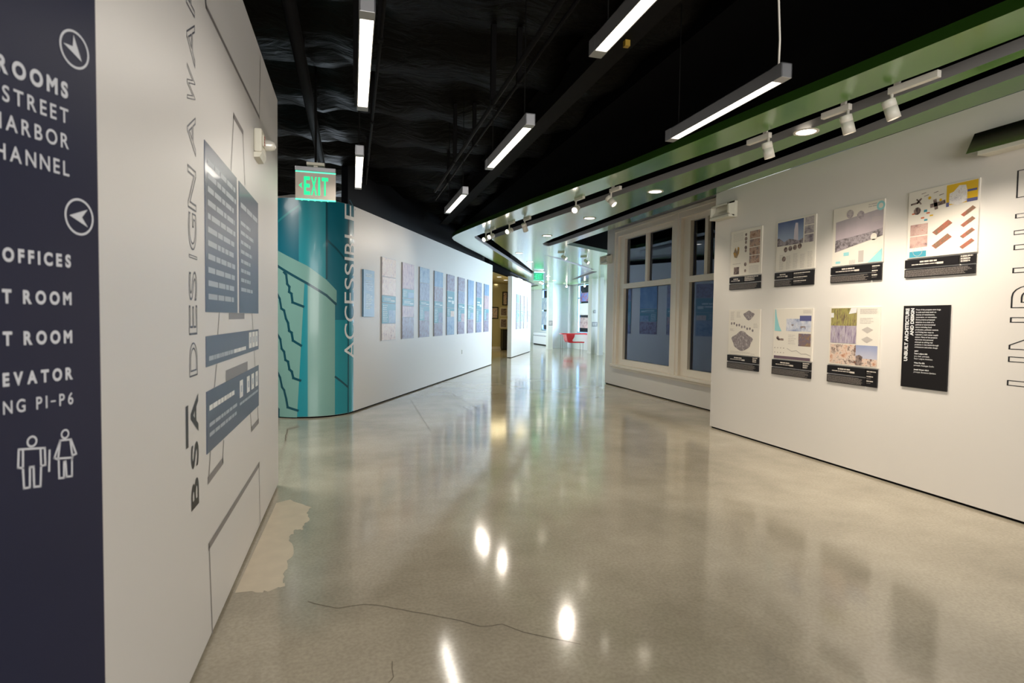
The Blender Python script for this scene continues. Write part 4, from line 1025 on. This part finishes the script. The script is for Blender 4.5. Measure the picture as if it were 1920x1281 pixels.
# conduits that run along the pendant rows
def conduit(x, z, y0, y1, label, r=0.013):
    t = thing('conduit', label, 'pipe', (x, (y0 + y1) / 2, z))
    b = MB(); b.tube([(0, y0 - (y0 + y1) / 2, 0), (0, y1 - (y0 + y1) / 2, 0)], r, 8); b.build('pipe', M_conduit, t)
    y = y0 + 0.5
    while y < y1:
        q = MB(); q.box(-0.02, 0.02, y - (y0 + y1) / 2 - 0.02, y - (y0 + y1) / 2 + 0.02, -0.02, 4.08 - z); q.build('hanger', M_conduit, t); y += 1.8
    return t
M_conduit = mat('dark conduit', rgb(7, 6, 6), 0.75, 0.1)
conduit(0.19, 3.5, 0.2, 9.0, 'thin black conduit under the ceiling beside the left pendant row')
conduit(0.02, 3.2, 3.95, 4.85, 'short black conduit joining the two left pendants', 0.009)
conduit(1.10, 3.25, 0.5, 8.0, 'black conduit just left of the central pendant row', 0.018)
conduit(1.32, 3.45, 0.5, 9.5, 'black conduit just right of the central pendant row', 0.014)
conduit(-0.42, 3.62, 3.0, 8.5, 'thick black pipe above the end of the white graphic wall', 0.05)
# steel beam with a yellow clip
bt = thing('ceiling_beam', 'dark brown beam along the edge of the crumpled black ceiling', 'beam', (2.0, 5.0, 3.62))
b = MB(); b.box(-0.09, 0.09, -5, 8, 0, 0.02); b.box(-0.012, 0.012, -5, 8, 0.02, 0.3); b.box(-0.09, 0.09, -5, 8, 0.3, 0.32); b.build('flange', mat('dark primer steel', rgb(8, 6, 5), 0.7, 0.1), bt)
b = MB(); b.box(-0.02, 0.02, -1.0, -0.96, -0.045, 0.0); b.build('clip', mat('yellow clip', rgb(150, 120, 30), 0.5), bt)

# ---------------------------------------------------------------- recessed downlights in the soffit
DL = [(4.07, 4.45), (4.02, 7.11), (4.0, 9.33), (4.0, 11.59), (4.35, 14.9), (5.34, 17.07), (6.95, 20.6), (7.84, 22.48), (8.95, 24.83)]
dlab = ['downlight half hidden behind the soffit slot near the poster wall', 'largest round downlight in the soffit above the window', 'second round downlight past the window, by the bright spotlight', 'third round downlight in the soffit, where its slot ends', 'round downlight above the bend of the green soffit', 'round downlight in front of the far exit sign', 'round downlight behind the far exit sign', 'next to last far downlight in the pale soffit', 'farthest round downlight in the pale soffit']
def downlight():
    t = thing('recessed_downlight', dlab[0], 'downlight', (DL[0][0], DL[0][1], ZS), 0, 'recessed downlights in the soffit')
    b = MB(); b.lathe([(0.088, 0.004), (0.112, 0.0), (0.112, -0.006), (0.088, -0.008), (0.084, 0.004)], n=28); b.build('trim_ring', M_spot, t)
    b = MB(); b.lathe([(0.0, -0.004), (0.086, -0.004), (0.086, 0.0)], n=28); b.build('lens', M_down, t)
    return t
d0 = downlight()
for i, (x, y) in enumerate(DL):
    if i: dup(d0, (x, y, ZS), 0, dlab[i])
    l = bpy.data.lights.new('downlight_lamp', 'SPOT'); l.energy = 58; l.spot_size = math.radians(110); l.spot_blend = 0.6; l.shadow_soft_size = 0.07; l.color = (1.0, 0.88, 0.72)
    lo = bpy.data.objects.new('downlight_lamp', l); C.objects.link(lo); lo.location = (x, y, ZS - 0.02)

# ---------------------------------------------------------------- track and spotlights
tr = thing('lighting_track', 'black lighting track inside the first long slot of the green soffit', 'track', (3.4, 8.0, 3.36))
b = MB(); cl = [(4.10, 0.4), (4.05, 2.6), (3.93, 3.8), (3.83, 4.9), (3.6, 6.3), (3.46, 7.5), (3.2, 9.3), (2.98, 11.0), (2.82, 12.2)]
for (xa, ya), (xb_, yb_) in zip(cl, cl[1:]):
    d = Vector((xb_ - xa, yb_ - ya, 0)).normalized(); nn = Vector((-d.y, d.x, 0)) * 0.018
    A = Vector((xa - 3.4, ya - 8.0, 0)); B = Vector((xb_ - 3.4, yb_ - 8.0, 0))
    lo_ = [A + nn, A - nn, B - nn, B + nn]; hi_ = [q + Vector((0, 0, 0.03)) for q in lo_]
    k = len(b.v); b.v += [tuple(q) for q in lo_ + hi_]
    for f in ((0, 1, 2, 3), (7, 6, 5, 4), (0, 4, 5, 1), (1, 5, 6, 2), (2, 6, 7, 3), (3, 7, 4, 0)): b.f.append([k + i for i in f]); b.fm.append(0); b.smooth.append(False)
b.build('rail', M_blackrod, tr)
for k, (x, y) in enumerate(cl[1::2]):
    q = MB(); q.box(x - 3.4 - 0.01, x - 3.4 + 0.01, y - 8.0 - 0.01, y - 8.0 + 0.01, 0.03, 0.24); q.build('hanger', M_blackrod, tr)
GS = 'track spotlights under the soffit'
def spot(x, y, z, ang, aim, label, lit, L_=0.20, power=0, size=60, drop=0.12):
    """adapter lies along local y under the track; the head hangs at its end and points along aim (world)"""
    t = thing('track_spotlight', label, 'spotlight', (x, y, z), 0, GS)
    Rz = Matrix.Rotation(ang, 3, 'Z')
    d = Rz @ Vector((0, 1, 0)); s = Rz @ Vector((1, 0, 0)) * 0.018
    def obox(a0, a1, w, z0, z1):
        b = MB(); k = 0
        S_ = Rz @ Vector((1, 0, 0)) * w
        lo_ = [d * a0 + S_, d * a0 - S_, d * a1 - S_, d * a1 + S_]
        b.v = [(q.x, q.y, z0) for q in lo_] + [(q.x, q.y, z1) for q in lo_]
        b.f = [[0, 1, 2, 3], [7, 6, 5, 4], [0, 4, 5, 1], [1, 5, 6, 2], [2, 6, 7, 3], [3, 7, 4, 0]]; b.fm = [0] * 6; b.smooth = [False] * 6
        return b
    obox(-0.02, L_, 0.021, -0.005, 0.045).build('adapter', M_spot, t, 0.003)
    obox(0.02, 0.06, 0.012, 0.045, 0.12).build('track_foot', M_spot, t)
    a = Vector(aim).normalized()
    head_c = Vector((0, 0, -drop))
    b = MB(); b.tube([(0, 0, 0.0), (0, 0, -drop * 0.55), tuple(head_c - a * 0.02)], 0.012, 8); b.build('stem', M_spot, t)
    q = Vector((0, 0, 1)).rotation_difference(a).to_matrix()
    b = MB(); r = 0.047; l0, l1 = -0.075, 0.075
    b.lathe([(0.0, l0), (r * 0.9, l0), (r, l0 + 0.006), (r, l0 + 0.052), (r - 0.003, l0 + 0.053), (r - 0.003, l0 + 0.058), (r, l0 + 0.059), (r, l1), (r - 0.006, l1), (r - 0.008, l1 - 0.02)], tuple(head_c), 26, 0, q)
    b.build('head', M_spot, t)
    b = MB(); b.lathe([(0.0, l1 - 0.012), (r - 0.008, l1 - 0.014), (r - 0.008, l1 - 0.02)], tuple(head_c), 24, 0, q); b.build('lens', M_lens if lit else M_down, t)
    if power:
        l = bpy.data.lights.new('spot_lamp', 'SPOT'); l.energy = power; l.spot_size = math.radians(size); l.spot_blend = 0.7; l.shadow_soft_size = 0.04; l.color = (1.0, 0.89, 0.76)
        lo = bpy.data.objects.new('spot_lamp', l); C.objects.link(lo); lo.location = Vector((x, y, z)) + head_c + a * 0.085
        lo.rotation_euler = a.to_track_quat('-Z', 'Y').to_euler()
    return t
def hp(px, py, z=3.24): return flo(px, py, z)
TA = math.radians(6)
q = hp(1441, 260); spot(q.x, q.y, 3.25, TA, (0.30, 0.0, -1), 'white track spotlight farthest of the three near the posters', False, 0.26, 56, 94)
q = hp(1590, 208); spot(q.x, q.y, 3.25, TA, (0.30, -0.04, -1), 'white track spotlight, middle of the three near the posters', False, 0.24, 56, 94)
q = hp(1672, 178); spot(q.x, q.y, 3.25, math.pi + TA, (0.34, -0.12, -1), 'tilted white track spotlight nearest the camera on a long adapter', False, 0.34, 56, 94)
q = hp(1146, 362); spot(q.x, q.y, 3.25, math.pi + 0.15, (0.35, -0.45, -0.6), 'white track spotlight next before the round downlight over the window', True, 0.22, 20, 60)
q = hp(1080, 378); spot(q.x, q.y, 3.25, math.pi + 0.15, (-0.55, -0.65, -0.42), 'brightest track spotlight glaring straight down the hall', True, 0.22, 26, 80)
q = hp(984, 415); spot(q.x, q.y, 3.25, math.pi + 0.15, (0.35, 0.3, -0.7), 'unlit looking track spotlight turned away, right of a small group', False, 0.22, 0)
q = hp(955, 422); spot(q.x, q.y, 3.25, math.pi + 0.15, (-0.72, -0.55, -0.35), 'lit track spotlight beside the one turned away', True, 0.22, 20, 90)
q = hp(921, 433); spot(q.x, q.y, 3.25, math.pi + 0.15, (-0.75, -0.6, -0.36), 'lit track spotlight, right one of the pair at the soffit tip', True, 0.20, 16, 90)
q = hp(911, 438); spot(q.x, q.y, 3.25, math.pi + 0.15, (-0.75, -0.6, -0.36), 'lit track spotlight, left one of the pair at the soffit tip', True, 0.20, 16, 90)
q = hp(1058, 475); spot(q.x, q.y, 3.25, 0.8, (0.5, -0.5, -0.5), 'dark necked spotlight under the soffit, nearer of two by the window corner', True, 0.18, 0)
q = hp(1100, 483); spot(q.x, q.y, 3.25, 0.8, (0.4, -0.5, -0.5), 'spotlight under the soffit close to the window corner', True, 0.18, 0)
flabs = ['far spotlight just below the green exit sign', 'far spotlight, second below the exit sign', 'far spotlight, rightmost of three below the exit sign', 'far spotlight before the wide grey pier', 'far spotlight before the bright window']
for (px, py), lb in zip(((1013, 529), (1017, 531), (1027, 535), (1062, 541), (1096, 536)), flabs):
    q = flo(px, py, 3.02 if px == 1062 else 3.12); spot(q.x, q.y, 3.25, 0.5, (-0.2, -0.7, -0.4), lb, True, 0.2, 0)
ra, rb = flo(1038, 541, 3.24), flo(1131, 524, 3.24)
ra.y += 0.8; rb.y += 0.8
rt = thing('lighting_rail', 'thin rail below the soffit in front of the far windows', 'track', tuple((ra + rb) / 2))
hv = (rb - ra) / 2
b = MB(); b.tube([tuple(-hv), tuple(hv)], 0.02, 8); b.build('rail', M_steel, rt)
for f in (-0.8, 0.0, 0.8):
    q = hv * f; b = MB(); b.tube([(q.x, q.y, q.z), (q.x, q.y, 0.05)], 0.008, 6); b.build('hanger', M_steel, rt)

# ---------------------------------------------------------------- exit signs
M_acry = mat('pale edge lit acrylic', rgb(214, 204, 190), 0.25, 0.5)
M_exit = mat('lit exit green', rgb(10, 200, 110), 0.4, emit=(0.0, 0.72, 0.28, 1), estr=0.75)
M_exitedge = mat('lit exit edge', rgb(60, 220, 160), 0.4, emit=(0.1, 0.85, 0.5, 1), estr=0.9)
M_exitpan = mat('lit exit panel', rgb(20, 130, 80), 0.4, emit=(0.0, 0.35, 0.16, 1), estr=0.45)
def exit_sign(loc, w, label, rod, solid, rz=0.0):
    t = thing('exit_sign', label, 'exit sign', loc, rz, None)
    h = w * 0.72
    b = MB(); b.box(-w / 2, w / 2, -0.004, 0.004, 0, h); b.build('panel', M_exitpan if solid else M_acry, t)
    b = MB(); b.box(-w / 2, w / 2, -0.035, 0.035, h, h + w * 0.11); b.build('housing', M_alu, t, 0.004)
    b = MB(); b.box(-w * 0.22, w * 0.22, -0.05, 0.05, h + w * 0.15, h + w * 0.22); b.box(-0.02, 0.02, -0.02, 0.02, h + w * 0.1, h + w * 0.16); b.build('canopy', M_plastic, t, 0.003)
    if rod: b = MB(); b.tube([(0, 0, h + w * 0.22), (0, 0, rod)], 0.012, 8); b.build('stem', M_blackrod, t)
    b = MB()
    for k, ch in enumerate('EXIT'):
        x0 = -w * 0.29 + k * w * 0.17; x1 = x0 + w * (0.15 if ch != 'I' else 0.055)
        if k == 3: x0 -= w * 0.07; x1 = x0 + w * 0.16
        if k == 2: x0 += w * 0.01; x1 = x0 + w * 0.05
        text(b, ch, x0, x1, h * 0.16, h * 0.82, -0.0055, bold=0.03)
    b.poly([(-w * 0.42, -0.0055, h * 0.49), (-w * 0.33, -0.0055, h * 0.60), (-w * 0.35, -0.0055, h * 0.49), (-w * 0.33, -0.0055, h * 0.38)])
    b.build('lettering', M_exit, t, label='glowing green EXIT with a small chevron')
    b = MB(); b.box(-w / 2, w / 2, -0.007, 0.007, -0.008, 0.004); b.box(-w / 2, w / 2, -0.006, 0.006, h - 0.01, h)
    for k in range(5): b.box(-w * 0.36 + k * w * 0.16, -w * 0.32 + k * w * 0.16, -0.009, 0.009, -0.012, 0.006)
    b.build('edge_light', M_exitedge, t)
    return t
ez = 2.66
q = flo(592, 375, ez); 
exit_sign((q.x, q.y, ez), 0.0585 * q.length * 0.985, 'pale green lettered exit sign hanging before the teal mural', 4.12 - ez, False)
q = flo(1010, 508, ZS)
exit_sign((q.x, q.y, ZS - 0.345), 0.385, 'solid green exit sign hung under the far pale soffit', None, True)

# ---------------------------------------------------------------- emergency lights, alarm
def emergency(loc, rz, label, s=1.0):
    t = thing('emergency_light', label, 'emergency light', loc, rz, None)
    w, h, d = 0.38 * s, 0.20 * s, 0.13 * s
    b = MB(); b.box(-w / 2, w / 2, -0.045 * s, 0, 0, h); b.build('housing', M_plastic, t, 0.01)
    b = MB(); b.prism([(-0.045 * s, h), (-d, h * 0.86), (-d, h * 0.22), (-0.045 * s, 0.0)], w / 2 - 0.03 * s, w / 2, plane='yz'); b.build('side_cheek', M_plastic, t, 0.004)
    b = MB(); b.prism([(-0.045 * s, h), (-d, h * 0.86), (-d, h * 0.22), (-0.045 * s, 0.0)], -w / 2, -w / 2 + 0.03 * s, plane='yz'); b.build('side_cheek', M_plastic, t, 0.004)
    b = MB(); b.prism([(-0.045 * s, h), (-d, h * 0.86), (-d, h * 0.74), (-0.045 * s, h * 0.86)], -w / 2, w / 2, plane='yz'); b.build('visor', M_plastic, t, 0.004)
    b = MB(); b.prism([(-0.05 * s, h * 0.84), (-0.07 * s, h * 0.5), (-d * 0.95, h * 0.24), (-0.05 * s, 0.01)], -w / 2 + 0.03 * s, w / 2 - 0.03 * s, plane='yz'); b.build('reflector', M_reflect, t, 0.004)
    b = MB(); b.box(-w / 2, w / 2, -d, -0.03 * s, 0, h * 0.16); b.build('lip', M_plastic, t, 0.004)
    return t
emergency((4.878, 6.68, 2.88), -math.pi / 2, 'cream emergency light high on the poster wall beside the window', 1.08)
emergency((5.75, 12.24, 2.80), -math.pi / 2, 'small emergency light at the far corner of the window wall', 1.05)
# metal cased wall light above the outlined lettering
wl = thing('wall_light', 'long metal fronted wall light above the outlined lettering', 'wall light', (4.878, 3.46, 2.86), -math.pi / 2)
b = MB()
P_ = [(0.0, 0.0, 0.015), (0.055, 0.0, 0.20), (0.86, 0.0, 0.20), (0.86, 0.0, 0.015)]
Q_ = [(-0.025, -0.13, 0.012), (0.015, -0.10, 0.165), (0.88, -0.10, 0.165), (0.88, -0.13, 0.012)]
b.quad(Q_[0], Q_[3], Q_[2], Q_[1]); b.quad(P_[0], Q_[0], Q_[1], P_[1]); b.quad(P_[1], Q_[1], Q_[2], P_[2]); b.quad(P_[2], Q_[2], Q_[3], P_[3]); b.quad(P_[0], P_[3], Q_[3], Q_[0])
b.build('metal_front', mat('brushed mirror metal', rgb(176, 176, 160), 0.16, 0.5, metal=1.0), wl, 0.003)
b = MB(); b.box(0.06, 0.80, -0.125, 0.0, -0.02, 0.015); b.build('base_strip', M_plastic, wl, 0.004)
# fire alarm
fa = thing('fire_alarm', 'white fire alarm strobe with red print and clear lens on the graphic wall', 'alarm', (-0.625, 4.19, 2.57), math.pi / 2)
b = MB(); b.box(-0.105, 0.105, -0.05, 0, 0, 0.155); b.build('housing', M_plastic, fa, 0.012)
b = MB(); b.box(-0.075, 0.0, -0.058, -0.05, 0.045, 0.12); b.build('grille', M_plastic, fa, 0.004)
b = MB()
for k, z in enumerate((0.055, 0.072, 0.09, 0.107)): b.rect(-0.06, -0.02, z, z + 0.010, -0.0592, 0)
b.build('print', M_redprint, fa, kind='stuff')
q_ = Vector((0, 0, 1)).rotation_difference(Vector((0, -1, 0))).to_matrix()
b = MB(); b.lathe([(0.036, 0.0), (0.036, 0.035), (0.028, 0.058), (0.014, 0.066), (0.0, 0.068)], (0.05, -0.05, 0.085), 18, 0, q_); b.build('strobe_lens', M_reflect, fa)
b = MB(); b.prism([(-0.05, 0.0), (-0.035, -0.03), (0.0, -0.035), (0.0, 0.0)], -0.095, 0.095, plane='yz'); b.build('lower_chin', M_plastic, fa)

# ---------------------------------------------------------------- red bench counter and far window displays
rb_ = thing('bench', 'red bench with a curved back and long counter by the far window', 'bench', (9.65, 25.75, 0))
b = MB(); b.box(0.0, 1.32, -0.16, 0.16, 0.775, 0.825); b.build('counter', M_red, rb_, 0.012)
b = MB(); prof = [(0.20, 0.80), (0.24, 0.62), (0.27, 0.48), (0.33, 0.40), (0.45, 0.37), (1.18, 0.37), (1.18, 0.42), (0.50, 0.425), (0.42, 0.455), (0.38, 0.55), (0.35, 0.80)]
b.prism([(0.20, 0.80), (0.24, 0.62), (0.27, 0.48), (0.33, 0.40), (0.45, 0.365), (1.15, 0.365), (1.15, 0.425), (0.56, 0.43), (0.53, 0.50), (0.62, 0.62), (0.66, 0.80)], -0.24, 0.24); b.build('seat_shell', M_red, rb_, 0.015)
for x, y, h in ((0.06, -0.1, 0.78), (0.06, 0.1, 0.78), (1.10, -0.18, 0.37), (1.10, 0.18, 0.37)):
    b = MB(); b.tube([(x, y, 0), (x, y, h)], 0.011, 8); b.build('leg', M_steel, rb_)
D_blue = pic('display blue red', [c(30, 70, 170), c(60, 120, 210), c(150, 60, 60), c(30, 50, 110)], 5)
D_white = pic('display speckled', [c(90, 84, 96), c(226, 228, 232), c(238, 240, 242), c(232, 232, 236), c(150, 60, 60)], 14, contrast=0.7)
D_brown = pic('display brown', [c(70, 56, 60), c(150, 120, 120), c(206, 190, 186), c(120, 90, 90)], 6)
D_fig = pic('display blue figures', [c(70, 100, 150), c(210, 220, 230), c(140, 164, 196), c(230, 236, 240)], 4, stretch=(1, 2, 0.7))
def display(y, z0, z1, w, mt, label):
    t = thing('window_poster', label, 'poster', (XG - 0.03, y, z0), -math.pi / 2, 'printed displays hanging in the far windows')
    b = MB(); b.box(-w / 2, w / 2, -0.006, 0.006, 0, z1 - z0); b.build('sheet', mt, t)
    b = MB(); b.tube([(-w * 0.4, 0, z1 - z0), (-w * 0.4, 0, z1 - z0 + 0.08)], 0.004, 5); b.tube([(w * 0.4, 0, z1 - z0), (w * 0.4, 0, z1 - z0 + 0.08)], 0.004, 5); b.build('hanging_wire', M_steel, t)
display(26.05, 2.40, 2.82, 1.25, D_blue, 'blue display sheet with red figures, topmost in the far window')
display(26.05, 1.72, 2.30, 1.25, D_white, 'white speckled display sheet, middle one in the far window')
display(26.05, 1.08, 1.60, 1.25, D_brown, 'brown display sheet, lowest in the far window')
display(31.9, 2.05, 2.75, 1.4, D_fig, 'blue figure display in the farthest window, upper one')
display(31.9, 1.15, 1.95, 1.4, D_fig, 'blue figure display in the farthest window, lower one')
hb = thing('heater_cover', 'low white heater cover under the farthest window', 'heater', (10.72, 31.2, 0))
b = MB(); b.box(-0.28, 0.30, -1.4, 1.3, 0.05, 0.66); b.build('casing', M_far, hb, 0.01)
b = MB(); b.box(-0.26, 0.30, -1.35, 1.25, 0.0, 0.05); b.build('plinth', M_base, hb)
b = MB()
for k in range(9): b.box(-0.29, -0.28, -1.2 + k * 0.28, -1.0 + k * 0.28, 0.5, 0.56)
b.build('grille', M_plate, hb)
for (x, y, z0, z1, w), lb in zip(((10.16, 22.885, 1.2, 1.40, 0.26), (10.14, 22.885, 1.78, 1.92, 0.10), (9.30, 26.19, 1.18, 1.42, 0.2)), ('grey sign plate on the slim white column by the window corner', 'tiny plate above the grey sign on the slim column', 'grey sign plate on the pale column past the freestanding panel')):
    t = thing('sign_plate', lb, 'sign', (x, y, z0)); b = MB(); b.box(-w / 2, w / 2, 0, 0.012, 0, z1 - z0); b.build('plate', M_plate, t, 0.002)
    b = MB(); b.words(-w * 0.4, w * 0.4, (z1 - z0) * 0.2, (z1 - z0) * 0.8, 3, -0.001, 0, 400, 0.4, 0.2); b.build('print', M_printw, t, kind='stuff')

# ---------------------------------------------------------------- side room seen through the doorway
YB = 26.9
def frame(x0, x1, z0, z1, label, white=True):
    t = thing('framed_picture', label, 'picture', ((x0 + x1) / 2, YB, z0), 0, 'pictures in the side room')
    w, h = (x1 - x0) / 2, z1 - z0; fw = 0.05
    b = MB(); b.box(-w, w, -0.03, 0, 0, fw); b.box(-w, w, -0.03, 0, h - fw, h); b.box(-w, -w + fw, -0.03, 0, fw, h - fw); b.box(w - fw, w, -0.03, 0, fw, h - fw); b.build('frame', M_frame if white else M_capt, t, 0.003)
    b = MB(); b.box(-w + fw, w - fw, -0.012, 0, fw, h - fw); b.build('picture', K_rust if not white else K_dark, t)
frame(6.30, 6.84, 1.47, 2.05, 'dark brown picture hanging at the doorway edge of the side room', False)
frame(6.92, 7.30, 1.60, 2.03, 'pale framed picture, upper one in the side room')
frame(6.92, 7.30, 1.03, 1.50, 'pale framed picture, lower one in the side room')
frame(7.03, 7.30, 2.13, 2.80, 'dark tall picture near the ceiling of the side room', False)
pt_ = thing('plinth', 'dark slim plinth against the back wall of the side room', 'plinth', (7.0, 26.3, 0))
b = MB(); b.box(-0.13, 0.22, -0.2, 0.2, 0.04, 0.95); b.build('body', M_capt, pt_, 0.006)
b = MB(); b.box(-0.11, 0.20, -0.18, 0.18, 0, 0.04); b.build('foot', M_base, pt_)
b = MB(); b.box(-0.14, 0.23, -0.21, 0.21, 0.95, 0.98); b.build('top', M_blackrod, pt_, 0.003)
b = MB(); b.box(2.5, 7.56, 26.87, 26.9, 0, 0.12); struct(b.build('baseboard_side_room', M_frame))
for i, (px, py) in enumerate(((936, 519.5), (948, 525.5), (930, 533))):
    q = flo(px, py, 3.155)
    dup(d0, (q.x, q.y, 3.16), 0, ['downlight nearest the doorway in the side room', 'downlight at the panel side of the side room', 'deepest downlight in the side room'][i], 'downlights in the side room')
